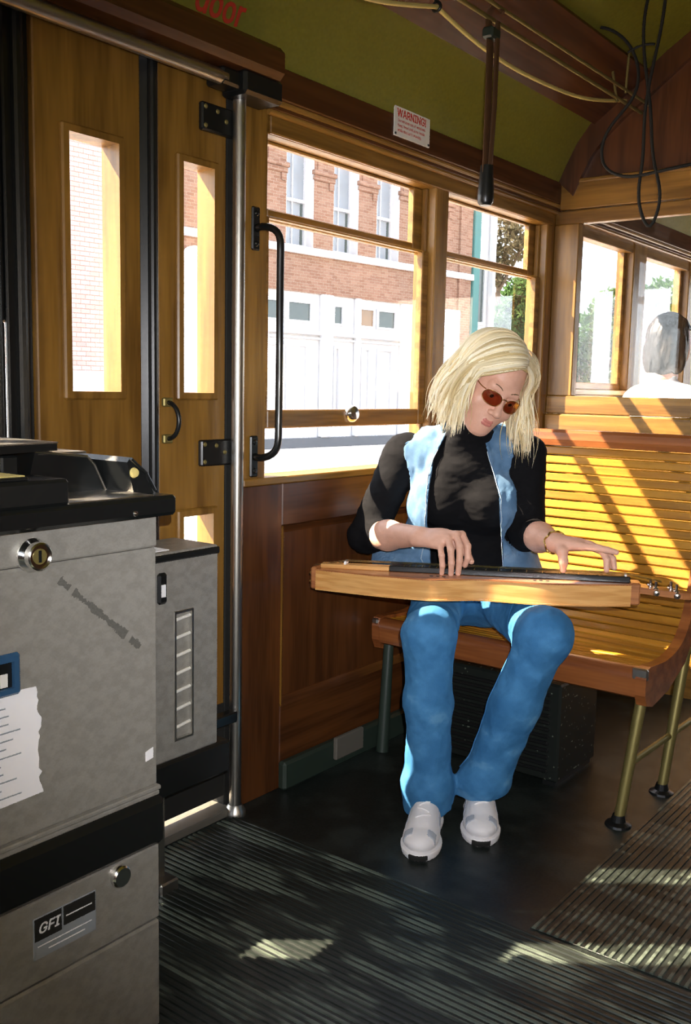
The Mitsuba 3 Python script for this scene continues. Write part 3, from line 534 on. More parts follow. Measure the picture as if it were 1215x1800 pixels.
# ------------------------------------------------------------------ outside: street, buildings, trees
_d = unit(V(0.103, 0.995, 0)); _n = V(_d[1], -_d[0], 0); _P0 = V(-15.0, 18.419, 0)
def fx(m):
    v = m.vertices; m.vertices = _P0 + v[:, 1:2] * _d + v[:, :1] * _n + v[:, 2:3] * V(0, 0, 1); return m
def fbx(s0, s1, z0, z1, d0, d1, b=0.0): return fx(box(d0, d1, s0, s1, z0, z1, b))
struct('ground', box(-60, 40, -60, 90, -0.7, -0.46, 0), 'pavement', label='pale sunlit street and pavement')
add('ground__gutter', box(-3.4, -2.9, -30, 70, -0.46, -0.455, 0), 'asphalt')
add('ground__unseen_road', box(3.0, 11.0, -60, 90, -0.46, -0.455, 0), 'asphalt')  # out of view, kept dark to lessen light bounced up to the door tops
pm('tan_stone', (0.34, 0.32, 0.28), 0.85, 0.1)
w = sgroup('unseen_wall_across_street')
add(w + '__facade', box(15, 16, -30, 30, -0.46, 9, 0), 'tan_stone')  # out of view, placed to bounce sunlight onto the left wall and fare box
for y in range(-28, 30, 3): add(w + '__window', box(14.96, 15.0, y, y + 1.2, 1.0, 3.0, 0), 'dark_glass')
bb = thing('brick_building', 'old red brick commercial building with white shopfront across the street', 'building')
S0, S1 = -3.45, 8.6
wins = [0.65 + 1.72 * k for k in (-1, 0, 1, 2, 3)]
wins = sorted(wins)
cuts = man(fbx(S0, S1, 3.6, 10.0, -0.6, 0.0))
for s in wins: cuts = cuts - man(fbx(s, s + 0.98, 4.75, 7.95, -1, 1))
add(bb + '__wall', tri(cuts), 'brick')
add(bb + '__side_wall', cat(fbx(S0, S1, 3.6, 9.9, -8.0, -7.8), fbx(S0, S0 + 0.2, -0.4, 9.9, -8, -0.6), fbx(S1 - 0.2, S1, -0.4, 9.9, -8, -0.6), fbx(S0, S1, 9.7, 9.9, -8, -0.6)), 'brick')
add(bb + '__cornice', cat(fbx(S0 - .1, S1 + .1, 9.7, 10.3, -0.6, 0.25, 0.04), fbx(S0 - .1, S1 + .1, 9.3, 9.5, -0.3, 0.12, 0.03)), 'white_paint')
add(bb + '__sill_band', fbx(S0, S1 + 0.04, 4.56, 4.75, -0.05, 0.10, 0.02), 'white_paint', label='white stone band below the windows')
for i, s in enumerate(wins):
    w = add(bb + '__window', cat(fbx(s, s + 0.07, 4.75, 7.95, -0.36, -0.27), fbx(s + 0.91, s + 0.98, 4.75, 7.95, -0.36, -0.27), fbx(s, s + 0.98, 7.87, 7.95, -0.36, -0.27), fbx(s, s + 0.98, 4.75, 4.83, -0.36, -0.25), fbx(s + .07, s + 0.91, 5.90, 5.98, -0.36, -0.25),
        fbx(s + 0.965, s + 0.98, 4.75, 7.95, -0.27, -0.004), fbx(s, s + 0.015, 4.75, 7.95, -0.27, -0.004), fbx(s + 0.47, s + 0.50, 4.83, 7.87, -0.35, -0.29)), 'white_paint')
    add(w + '__pane', fbx(s + 0.06, s + 0.92, 4.80, 7.9, -0.345, -0.335), 'curtain_glass')
    add(w + '__shutter_gap', fbx(s + 0.80, s + 0.88, 4.85, 5.88, -0.334, -0.325), 'dark_glass')
for i, s in enumerate([-1.07 - 0.74] + [w + 0.98 for w in wins if -2 < w < 6.0]):
    e = s + 0.74 if i < 5 else s + 0.74
    add(bb + '__pier_cap', cat(fbx(s - 0.05, e + 0.05, 6.62, 6.74, -0.05, 0.09, 0.02), fbx(s - 0.02, e + 0.02, 6.48, 6.62, -0.05, 0.05, 0.02), fbx(s + 0.1, s + 0.28, 6.74, 7.9, -0.05, 0.04), fbx(e - 0.2, e - 0.04, 6.3, 6.48, -0.05, 0.05)), 'brick')
add(bb + '__wall', fbx(7.9, 8.2, 3.6, 9.3, -0.05, 0.07), 'brick')
# white shopfront
add(bb + '__shopfront', fbx(-3.45, 8.0, -0.2, 3.6, -0.35, -0.06), 'white_paint', label='white panelled shopfront')
add(bb + '__plinth', fbx(S0, 8.62, -0.46, -0.2, -0.4, 0.05, 0.01), 'asphalt', label='grey stone plinth')
add(bb + '__wall', fbx(8.0, S1, -0.2, 3.6, -0.4, 0.0), 'brick')
for s0, s1 in ((-3.45, -3.2), (-0.9, -0.55), (1.95, 2.38), (3.30, 3.48), (5.25, 5.7), (7.35, 8.0)):
    add(bb + '__pilaster', fbx(s0, s1, -0.2, 3.6, -0.06, 0.10, 0.03), 'white_paint')
for s0, s1, mt in ((-2.7, -1.2, 'dark_glass'), (-0.42, 0.46, 'dark_glass'), (0.80, 1.58, 'dark_glass'), (2.50, 2.79, 'dark_glass'), (3.55, 4.08, 'brown_glass'), (4.30, 5.0, 'dark_glass'), (5.9, 7.0, 'dark_glass')):
    t = add(bb + '__transom', fx(tri(man(box(-0.06, 0.0, s0 - 0.08, s1 + 0.08, 2.82, 3.38, 0.01)) - man(box(-1, 1, s0, s1, 2.88, 3.32, 0)))), 'white_paint')
    add(t + '__pane', fbx(s0, s1, 2.88, 3.32, -0.055, -0.045), mt)
add(bb + '__moulding', cat(fbx(-3.45, 8.0, 2.52, 2.62, -0.06, 0.07, 0.02), fbx(-3.45, 8.0, 2.40, 2.46, -0.06, 0.03, 0.01)), 'white_paint')
for s0, s1 in ((-0.3, 0.5), (0.75, 1.52), (2.50, 2.74), (3.60, 3.98), (4.28, 4.95), (5.9, 7.0)):
    add(bb + '__door_panel', cat(fbx(s0, s0 + 0.07, 0.1, 2.28, -0.06, 0.0, 0.01), fbx(s1 - 0.07, s1, 0.1, 2.28, -0.06, 0.03, 0.01), fbx(s0, s1, 2.20, 2.28, -0.06, 0.0, 0.01), fbx(s0, s1, 0.1, 0.25, -0.06, 0.0, 0.01)), 'white_paint')
arch = [(-2.62, -0.2)] + [(-2.32 - 0.3 * math.cos(a), 4.05 + 0.3 * math.sin(a)) for a in np.linspace(0, math.pi, 12)] + [(-2.02, -0.2)]
add(bb + '__arched_pilaster', fx(prism(arch[::-1], 0, -0.05, 0.14)), 'cream_paint')
def pale_brick(p, n, uv):
    s_ = p.x * 0.103 + p.y * 0.995; row = dr.floor(p.z / 0.1); u = s_ / 0.23 + 0.5 * (row - 2 * dr.floor(row / 2)); fz, fu = p.z / 0.1 - row, u - dr.floor(u)
    c = mix((0.46, 0.38, 0.35), (0.56, 0.48, 0.45), cell_rand(dr.floor(u), row, 0))
    return dr.select((fz < 0.17) | (fu < 0.05), mi.Color3f(0.40, 0.24, 0.20), c)
pm('pale_brick', mikit.proc(pale_brick), 0.85, 0.1)
pb = thing('pale_brick_building', 'pale pinkish brick building seen through the slit windows of the folding doors', 'building')
add(pb + '__wall', fbx(-16, -3.5, 1.4, 9.0, -6, 0.0), 'pale_brick')
add(pb + '__base', fbx(-16, -3.5, -0.46, 1.4, -6, 0.05, 0.02), 'white_paint')
add(pb + '__cornice', fbx(-16.1, -3.5, 9.0, 9.4, -6, 0.2, 0.05), 'cream_paint')
cb = thing('white_building', 'white corner building with teal trim beyond the brick one', 'building')
add(cb + '__wall', fbx(8.85, 10.3, -0.46, 12, -8, -0.3), 'white_paint')
add(cb + '__corner_post', fbx(8.62, 8.95, -0.46, 12, -0.6, 0.08, 0.02), 'teal_paint')
for z in (7.35, 6.9): add(cb + '__bracket', fbx(8.64, 9.15, z, z + 0.12, -0.3, 0.2, 0.03), 'teal_paint')
for z0, z1 in ((3.35, 5.1), (2.2, 3.1), (0.6, 2.0)):
    w = add(cb + '__window', fx(tri(man(box(-0.32, -0.24, 9.05, 9.75, z0 - 0.1, z1 + 0.1, 0.01)) - man(box(-1, 1, 9.15, 9.65, z0, z1, 0)))), 'white_paint')
    add(w + '__pane', fbx(9.15, 9.65, z0, z1, -0.31, -0.295), 'dark_glass')
add(cb + '__porch_post', fbx(9.86, 10.0, -0.46, 9.5, -0.25, -0.05, 0.02), 'white_paint')
def leaf_bsdf(key, c):
    scene[key] = {'type': 'principledthin', 'base_color': {'type': 'rgb', 'value': list(c)}, 'roughness': 0.6, 'diff_trans': 0.9, 'spec_trans': 0.0}
leaf_bsdf('leaf_green', (0.07, 0.135, 0.045)); leaf_bsdf('leaf_deep', (0.03, 0.075, 0.025)); leaf_bsdf('leaf_dry', (0.13, 0.115, 0.07))
pm('bark', (0.16, 0.12, 0.085), 0.9, 0.1)
def tree(label, base, trunk_h, blobs, n, size, mat, seed):
    r = np.random.default_rng(seed); t = thing('tree', label, 'tree', None); base = V(*base)
    top = base + V(0, 0, trunk_h); ms = [tube([base, base + V(0.05, 0, trunk_h * 0.5), top], [0.22, 0.17, 0.12], 10)]
    P = []
    for i, (c, rad, share) in enumerate(blobs):
        c = base + V(*c); rad = V(*rad)
        ms.append(tube(curve([top, (top + c) / 2 + r.normal(0, 0.15, 3), c], 8), np.linspace(0.09, 0.03, 8), 6))
        for _ in range(7):
            q = c + r.normal(0, 1, 3) * rad * 0.62; ms.append(tube(curve([c, (c + q) / 2 + r.normal(0, 0.1, 3), q], 6), np.linspace(0.03, 0.008, 6), 5))
        k = int(n * share); d = r.normal(0, 1, (k, 3)); d /= np.linalg.norm(d, axis=1, keepdims=True)
        q = c + d * rad * (r.random((k, 1)) ** 0.45); keep = meshkit.fbm(q * 1.6 + seed, 3, seed) > 0.47; P.append(q[keep])
    add(t + '__trunk', cat(*ms), 'bark')
    P = np.vstack(P); k = len(P); u = r.normal(0, 1, (k, 3)); u /= np.linalg.norm(u, axis=1, keepdims=True); w = np.cross(u, r.normal(0, 1, (k, 3))); w /= np.linalg.norm(w, axis=1, keepdims=True)
    s = size * (0.6 + 0.8 * r.random((k, 1)))
    v = np.stack([P - u * s, P + w * s * 0.5, P + u * s, P - w * s * 0.5], 1).reshape(-1, 3); j = np.arange(k)[:, None] * 4
    kk = add(t + '__foliage', trimesh.Trimesh(v, np.vstack([j + [0, 1, 2], j + [0, 2, 3]]), process=False), mat); labels[kk] = {'kind': 'stuff'}
tree('bushy green tree seen through the window behind the woman', (-16.7, 34.7, -0.46), 2.2, [((0, 0, 3.7), (1.5, 1.5, 1.5), 0.5), ((0.6, 0.4, 5.2), (1.2, 1.2, 1.1), 0.3), ((-0.9, 0, 2.6), (1.3, 1.2, 1.0), 0.2)], 9000, 0.15, 'leaf_green', 1)
tree('sparse tall brownish tree above the green one', (-19.9, 39.2, -0.46), 6.0, [((0.4, 0, 8.6), (1.5, 1.5, 1.4), 0.5), ((-0.5, 0, 7.2), (1.3, 1.2, 1.1), 0.35), ((1.9, 0.5, 9.6), (1.2, 1.0, 0.6), 0.15)], 4200, 0.13, 'leaf_dry', 2)
tree('leafy tree seen through the left half of the bulkhead glass', (-14.3, 38.2, -0.46), 2.4, [((0, 0, 3.5), (1.6, 1.6, 1.7), 0.7), ((0.5, 0, 5.0), (1.2, 1.1, 0.9), 0.3)], 6000, 0.15, 'leaf_green', 3)
tree('low dark green tree by the left edge of the bulkhead glass', (-15.2, 38.0, -0.46), 1.4, [((0, 0, 2.3), (1.0, 1.0, 1.6), 1.0)], 3200, 0.13, 'leaf_deep', 4)
tree('tree seen above the driver\'s head through the bulkhead glass', (-12.6, 41.4, -0.46), 3.4, [((0, 0, 5.0), (2.2, 2.0, 1.6), 0.6), ((1.8, 0, 5.6), (1.8, 1.8, 1.3), 0.4)], 6000, 0.16, 'leaf_green', 5)

# ------------------------------------------------------------------ people: signed-distance volumes turned into one mesh
def smin(a, b, k):
    h = np.clip(0.5 + 0.5 * (b - a) / k, 0, 1); return b + (a - b) * h - k * h * (1 - h)
class Vol:
    def __init__(s, lo, hi, h):
        s.lo, s.h = np.asarray(lo, float), h; s.n = np.ceil((np.asarray(hi, float) - s.lo) / h).astype(int) + 1
        s.f = np.full(s.n, 0.05, np.float32)
    def copy(s, f=None):
        v = Vol.__new__(Vol); v.lo, v.h, v.n, v.f = s.lo, s.h, s.n, s.f.copy() if f is None else f; return v
    def grid(s, a=None, b=None):
        a = np.zeros(3, int) if a is None else a; b = s.n if b is None else b
        return np.stack(np.meshgrid(*[s.lo[i] + s.h * np.arange(a[i], b[i]) for i in range(3)], indexing='ij'), -1).astype(np.float32)
    def put(s, lo, hi, fn, k, sub=False):
        m = k + 4 * s.h
        a = np.clip(np.floor((lo - m - s.lo) / s.h).astype(int), 0, s.n); b = np.clip(np.ceil((hi + m - s.lo) / s.h).astype(int) + 1, 0, s.n)
        if (b <= a).any(): return s
        sl = tuple(slice(i, j) for i, j in zip(a, b)); d = fn(s.grid(a, b)).astype(np.float32)
        s.f[sl] = -smin(-s.f[sl], d, max(k, 1e-5)) if sub else smin(s.f[sl], d, max(k, 1e-5)); return s
    def cap(s, a, b, ra, rb=None, k=0.01, sub=False):
        a, b = np.asarray(a, float), np.asarray(b, float); rb = ra if rb is None else rb; e = b - a; L = max(e @ e, 1e-12)
        def fn(p):
            q = p - a.astype(np.float32); t = np.clip(q @ e.astype(np.float32) / L, 0, 1)
            return np.linalg.norm(q - t[..., None] * e.astype(np.float32), axis=-1) - (ra + (rb - ra) * t)
        r = max(ra, rb); return s.put(np.minimum(a, b) - r, np.maximum(a, b) + r, fn, k, sub)
    def ell(s, c, r, k=0.01, R=None, sub=False):
        c, r = np.asarray(c, float), np.asarray(r, float); R = np.eye(3) if R is None else np.asarray(R)   # rows of R: the axes
        def fn(p):
            q = (p - c.astype(np.float32)) @ R.T.astype(np.float32); k0 = np.linalg.norm(q / r, axis=-1); k1 = np.linalg.norm(q / r ** 2, axis=-1)
            return k0 * (k0 - 1) / np.maximum(k1, 1e-6)
        m = r.max(); return s.put(c - m, c + m, fn, k, sub)
    def chain(s, pts, rs, k=0.008):
        for i in range(len(pts) - 1): s.cap(pts[i], pts[i + 1], rs[i], rs[i + 1], k)
        return s
    def noise(s, scale, amp, seed=0, oct=3):
        near = np.abs(s.f) < 0.03; idx = np.argwhere(near); p = s.lo + idx * s.h
        s.f[near] += (amp * (meshkit.fbm(p * np.asarray(scale), oct, seed) - 0.5)).astype(np.float32); return s
    def mesh(s, smooth=2):
        f = s.f.copy()
        for ax in range(3):
            for e in (0, -1): f[tuple(e if i == ax else slice(None) for i in range(3))] = 0.05
        f[f == 0] = 1e-6; n = np.array(f.shape); st = np.array([n[1] * n[2], n[2], 1]); ins = f < 0
        c = sum(ins[x:n[0] - 1 + x, y:n[1] - 1 + y, z:n[2] - 1 + z].astype(np.int8) for x in (0, 1) for y in (0, 1) for z in (0, 1))
        cell = np.argwhere((c > 0) & (c < 8)) @ st; off = [(q & 1) * st[0] + (q >> 1 & 1) * st[1] + (q >> 2 & 1) * st[2] for q in range(8)]
        fl, il = f.ravel(), ins.ravel(); T = []
        for tet in ((0, 1, 3, 7), (0, 1, 5, 7), (0, 2, 3, 7), (0, 2, 6, 7), (0, 4, 5, 7), (0, 4, 6, 7)):
            ids = np.stack([cell + off[q] for q in tet], 1); m = il[ids]; cnt = m.sum(1)
            for want in (1, 3):
                q = ids[cnt == want]; mm = m[cnt == want] if want == 1 else ~m[cnt == want]
                if len(q) == 0: continue
                o = np.argsort(~mm, axis=1, kind='stable'); q = np.take_along_axis(q, o, 1)
                T.append((np.stack([np.stack([q[:, 0], q[:, j]], 1) for j in (1, 2, 3)], 1)))
            q = ids[cnt == 2]; mm = m[cnt == 2]
            if len(q):
                o = np.argsort(~mm, axis=1, kind='stable'); q = np.take_along_axis(q, o, 1); a, b, cc, d = q.T
                E = lambda u, v: np.stack([u, v], 1)
                T.append(np.stack([E(a, cc), E(a, d), E(b, d)], 1)); T.append(np.stack([E(a, cc), E(b, d), E(b, cc)], 1))
        T = np.concatenate(T); e = np.sort(T.reshape(-1, 2), axis=1); N = int(n.prod())
        uq, inv = np.unique(e[:, 0].astype(np.int64) * N + e[:, 1], return_inverse=True); i, j = uq // N, uq % N
        P = lambda k: np.stack([k // st[0], k // st[1] % n[1], k % n[2]], 1).astype(float)
        t = (fl[i] / (fl[i] - fl[j]))[:, None]; t = np.clip(t, 0.03, 0.97); v = s.lo + s.h * (P(i) * (1 - t) + P(j) * t); F = inv.reshape(-1, 3)
        # orientation: away from the inside ends
        pin = np.where(fl[T[..., 0]] < 0, T[..., 0], T[..., 1]); cin = s.lo + s.h * P(pin.ravel()).reshape(-1, 3, 3).mean(1)
        tr = v[F]; nn = np.cross(tr[:, 1] - tr[:, 0], tr[:, 2] - tr[:, 0]); flip = (nn * (tr.mean(1) - cin)).sum(1) < 0
        F[flip] = F[flip][:, ::-1]
        m = trimesh.Trimesh(v, F, process=False)
        if smooth: trimesh.smoothing.filter_taubin(m, 0.5, 0.52, smooth * 2)
        return m
def frame(a, up):
    """rows: side, along a, up"""
    a = unit(a); s_ = unit(np.cross(a, up)); return np.stack([s_, a, np.cross(s_, a)])

# ---- the seated woman
F_, L_ = V(0.42, -0.908, 0), V(0.908, 0.42, 0); UP = V(0, 0, 1)
HIP = V(0.30, 2.535, 0.535)
hipR, hipL = HIP - 0.085 * L_, HIP + 0.085 * L_
kneeR, kneeL, ankR, ankL = V(0.452, 2.075, 0.522), V(0.722, 2.185, 0.545), V(0.455, 2.09, 0.085), V(0.545, 2.205, 0.09)
waist, chest, neckb = V(0.315, 2.52, 0.68), V(0.325, 2.465, 0.865), V(0.34, 2.435, 1.005)
shR, shL = V(0.140, 2.395, 0.955), V(0.470, 2.535, 0.965)
elR, wrR, elL, wrL = V(0.098, 2.275, 0.722), V(0.354, 2.170, 0.757), V(0.515, 2.475, 0.752), V(0.672, 2.335, 0.757)
RT = np.stack([L_, -F_, UP])
# head frame
cdir, rdir = unit(V(0.50, -0.866, 0.0)), V(0.79, 0.61, 0.02)
f_ = unit(math.cos(math.radians(24)) * (math.cos(math.radians(20)) * cdir + math.sin(math.radians(20)) * rdir) - math.sin(math.radians(24)) * UP)
u_ = math.sin(math.radians(24)) * rdir + math.cos(math.radians(24)) * UP; u_ = unit(u_ - f_ * (u_ @ f_)); l_ = np.cross(f_, u_)
if l_ @ rdir < 0: l_ = -l_
HR = np.stack([l_, f_, u_], 1); GLAB = V(0.522, 2.297, 1.136)
HO = GLAB - HR @ V(0, 0.088, 0.008)
def hw(p): return np.asarray(p, float) @ HR.T + HO
def tw(m): m = m.copy(); m.vertices = hw(m.vertices); return m

def face(v):
    v.ell((0, -0.014, 0.032), (0.074, 0.094, 0.090), 0.01)
    v.ell((0, 0.028, -0.030), (0.061, 0.058, 0.086), 0.03)
    for s in (-1, 1):
        v.cap((s * 0.050, 0.000, -0.066), (s * 0.014, 0.062, -0.103), 0.024, 0.020, 0.03)
        v.ell((s * 0.042, 0.055, -0.040), (0.025, 0.023, 0.027), 0.022)
    v.ell((0, 0.073, -0.106), (0.019, 0.016, 0.014), 0.016)
    v.cap((-0.036, 0.074, 0.018), (0.036, 0.074, 0.018), 0.011, None, 0.016)
    for s in (-1, 1):
        v.ell((s * 0.031, 0.096, -0.003), (0.019, 0.016, 0.011), 0.012, sub=True)
        v.ell((s * 0.031, 0.071, -0.002), (0.0145, 0.0145, 0.0135), 0.003)
        v.cap((s * 0.018, 0.083, 0.004), (s * 0.044, 0.078, 0.003), 0.0035, None, 0.004)
    v.ell((0, 0.068, -0.072), (0.035, 0.0225, 0.031), 0.02)
    v.cap((0, 0.082, 0.008), (0, 0.106, -0.036), 0.0065, 0.0105, 0.012)
    v.ell((0, 0.1075, -0.0395), (0.0115, 0.012, 0.0105), 0.006)
    for s in (-1, 1):
        v.ell((s * 0.0125, 0.097, -0.0435), (0.0085, 0.010, 0.0078), 0.005)
        v.ell((s * 0.0062, 0.1045, -0.0505), (0.0036, 0.005, 0.003), 0.003, sub=True)
    up = [(-0.024, 0.0775, -0.0738), (-0.010, 0.0865, -0.0700), (0, 0.0873, -0.0708), (0.010, 0.0865, -0.0700), (0.024, 0.0775, -0.0738)]
    lo = [(-0.022, 0.0775, -0.0755), (-0.010, 0.0858, -0.0798), (0, 0.0866, -0.0806), (0.010, 0.0858, -0.0798), (0.022, 0.0775, -0.0755)]
    v.chain([V(*p) for p in up], [0.003, 0.0046, 0.0044, 0.0046, 0.003], 0.006)
    v.chain([V(*p) for p in lo], [0.003, 0.0048, 0.0052, 0.0048, 0.003], 0.006)
    for s in (-1, 1):
        v.cap((0, 0.0945, -0.0752), (s * 0.021, 0.0845, -0.0752), 0.0010, 0.0006, 0.002, sub=True)
    for s in (-1, 1):
        v.ell((s * 0.0755, -0.008, -0.012), (0.008, 0.018, 0.031), 0.005)
        v.ell((s * 0.0825, -0.004, -0.010), (0.004, 0.010, 0.019), 0.004, sub=True)
    return v
hv = Vol((-0.10, -0.13, -0.16), (0.10, 0.135, 0.14), 0.0022); face(hv)
nk = np.linalg.solve(HR, (neckb - HO))
hv.cap((0, -0.030, -0.070), np.clip(nk, [-0.08, -0.11, -0.15], [0.08, 0.11, 0.2]), 0.047, 0.045, 0.02)
headm = tw(hv.mesh(1))

def hand_vol(lo, hi, wrist, elbow, wr, er, knuckles, fingers, frs, thumb, trs):
    v = Vol(lo, hi, 0.0019)
    v.cap(elbow, elbow + (wrist - elbow) * 0.35, er, er * 1.02, 0.02); v.cap(elbow + (wrist - elbow) * 0.35, wrist, er * 1.02, wr, 0.02)
    cen = (knuckles[1] + knuckles[2]) / 2
    for i, kn in enumerate(knuckles): v.cap(wrist + (kn - cen) * 0.35, kn, 0.0155, 0.0105, 0.014)
    v.ell((wrist + cen) / 2, (0.030, 0.034, 0.014), 0.016, frame(cen - wrist, np.cross(knuckles[0] - knuckles[3], cen - wrist)))
    for kn, fg, fr in zip(knuckles, fingers, frs): v.chain([kn] + fg, [fr * 1.12, fr * 1.06, fr * 0.97, fr * 0.82], 0.0035)
    v.chain(thumb, trs, 0.009)
    return v
# right hand: fingers bent down on the strings
kR = [V(0.464, 2.203, 0.770), V(0.459, 2.182, 0.772), V(0.447, 2.162, 0.761), V(0.431, 2.149, 0.742)]
fR = [[V(0.490, 2.190, 0.744), V(0.493, 2.188, 0.712), V(0.484, 2.190, 0.692)], [V(0.482, 2.163, 0.746), V(0.483, 2.163, 0.708), V(0.476, 2.170, 0.672)],
      [V(0.467, 2.143, 0.737), V(0.469, 2.146, 0.702), V(0.463, 2.155, 0.670)], [V(0.446, 2.133, 0.721), V(0.447, 2.137, 0.694), V(0.440, 2.147, 0.670)]]
rv = hand_vol((0.03, 2.05, 0.62), (0.55, 2.34, 0.83), wrR, elR + 0.12 * (wrR - elR), 0.0265, 0.040, kR, fR, (0.0088, 0.0090, 0.0086, 0.0076),
              [V(0.385, 2.19, 0.752), V(0.432, 2.222, 0.742), V(0.468, 2.222, 0.722), V(0.490, 2.212, 0.700)], [0.016, 0.0135, 0.0105, 0.008])
# left hand: index finger stretched out, the others reaching down to the frets, thumb down
kL = [V(0.752, 2.318, 0.759), V(0.758, 2.341, 0.762), V(0.756, 2.363, 0.757), V(0.748, 2.382, 0.748)]
fL = [[V(0.797, 2.315, 0.760), V(0.822, 2.314, 0.758), V(0.846, 2.313, 0.755)], [V(0.797, 2.338, 0.752), V(0.814, 2.334, 0.730), V(0.817, 2.329, 0.704)],
      [V(0.797, 2.362, 0.748), V(0.820, 2.358, 0.730), V(0.828, 2.352, 0.708)], [V(0.784, 2.386, 0.738), V(0.803, 2.384, 0.722), V(0.810, 2.380, 0.704)]]
lv = hand_vol((0.46, 2.22, 0.62), (0.90, 2.56, 0.83), wrL, elL + 0.18 * (wrL - elL), 0.0265, 0.038, kL, fL, (0.0086, 0.0088, 0.0083, 0.0073),
              [V(0.690, 2.325, 0.752), V(0.706, 2.302, 0.742), V(0.713, 2.297, 0.716), V(0.712, 2.300, 0.694)], [0.016, 0.0135, 0.0105, 0.0085])

# torso and arms (the body under the clothes, and the clothes)
def torso_vol(h, grow=0.0):
    v = Vol((0.0, 2.12, 0.40), (0.70, 2.80, 1.10), h)
    g = grow
    v.ell(HIP + V(0, 0, 0.02), (0.165 + g, 0.125 + g, 0.13 + g), 0.05, RT)
    v.ell(waist, (0.138 + g, 0.105 + g, 0.13 + g), 0.06, RT)
    v.ell(chest, (0.150 + g, 0.105 + g, 0.15 + g), 0.06, RT)
    for s in (-1, 1): v.ell(chest + F_ * 0.075 + L_ * s * 0.070 - UP * 0.035, (0.066 + g, 0.062 + g, 0.068 + g), 0.04, RT)
    v.cap(shR + V(0.02, 0.01, 0), shL - V(0.03, 0.0, 0), 0.055 + g, None, 0.05)
    v.cap(neckb - UP * 0.06, neckb + UP * 0.01, 0.075 + g, 0.054 + g, 0.05)
    return v
base = torso_vol(0.0045)
bodyv = base.copy(base.f + 0.020)
bodyv.cap(shR, elR, 0.040, 0.034, 0.03).cap(shL, elL, 0.040, 0.034, 0.03)
bodyv.cap(elR, elR + 0.5 * (wrR - elR), 0.034, 0.03, 0.02).cap(elL, elL + 0.5 * (wrL - elL), 0.034, 0.03, 0.02)
bodyv.cap(neckb - UP * 0.05, hw((0, -0.03, -0.09)), 0.046, 0.044, 0.02)
legs = Vol((0.15, 1.95, 0.04), (0.85, 2.70, 0.68), 0.0065)
for h_, k_, a_ in ((hipR, kneeR, ankR), (hipL, kneeL, ankL)): legs.cap(h_, k_, 0.066, 0.048, 0.02).cap(k_, a_, 0.047, 0.034, 0.02)
body = man(headm)
for q in (bodyv.mesh(1), rv.mesh(1), lv.mesh(1), legs.mesh(1)):
    q = man(q); body = body + q
bodym = tri(body)
def skin(p, n, uv):
    g = fbm(p.x * 70, p.y * 70, p.z * 70, octaves=3); f = noise(p.x * 700, p.y * 700, p.z * 700)
    return mix((0.60, 0.325, 0.225), (0.72, 0.43, 0.32), dr.clip(0.7 * g + 0.3 * f, 0, 1))
pm('skin', mikit.proc(skin), 0.45, 0.4, sheen=0.2)
pm('lip', (0.55, 0.20, 0.16), 0.4, 0.4)
WO = thing('person', 'blonde woman in a denim vest and jeans seated with a dulcimer on her lap', 'person')
add(WO + '__body', bodym, 'skin', True)
lips = Vol((-0.035, 0.06, -0.10), (0.035, 0.115, -0.055), 0.0011)
up = [(-0.0250, 0.0812, -0.0746), (-0.010, 0.0880, -0.0708), (0, 0.0886, -0.0718), (0.010, 0.0880, -0.0708), (0.0250, 0.0812, -0.0746)]
lo = [(-0.0240, 0.0812, -0.0762), (-0.010, 0.0880, -0.0794), (0, 0.0890, -0.0801), (0.010, 0.0880, -0.0794), (0.0240, 0.0812, -0.0762)]
lips.chain([V(*p) for p in up], [0.0025, 0.0060, 0.0057, 0.0060, 0.0025], 0.004); add(WO + '__lip', tw(lips.mesh(1)), 'lip', True, label='pink lips')
lips.f[:] = 0.05; lips.chain([V(*p) for p in lo], [0.0025, 0.0062, 0.0066, 0.0062, 0.0025], 0.004); add(WO + '__lip', tw(lips.mesh(1)), 'lip', True, label='pink lips')
pm('eye_white', (0.75, 0.72, 0.68), 0.1, 0.5); pm('iris', (0.06, 0.05, 0.04), 0.1, 0.5)
for s in (-1, 1):
    e = add(WO + '__eye', tw(trimesh.creation.icosphere(2, 0.0125).apply_translation((s * 0.031, 0.0735, -0.004))), 'eye_white', True)
    add(e + '__iris', tw(lathe([(0.0055, 0.0), (0.004, 0.0014), (0.0, 0.0018)], (s * 0.031, 0.0855, -0.0065), (0, 1, -0.25), 16)), 'iris', True)
    add(WO + '__eyebrow', tw(tube(curve([(s * 0.014, 0.0875, 0.020), (s * 0.030, 0.0855, 0.0265), (s * 0.048, 0.071, 0.020)], 10), np.r_[np.linspace(0.0022, 0.0026, 5), np.linspace(0.0024, 0.0008, 5)], 8, flat=0.5)), 'brow')
pm('brow', (0.16, 0.10, 0.055), 0.8, 0.1)
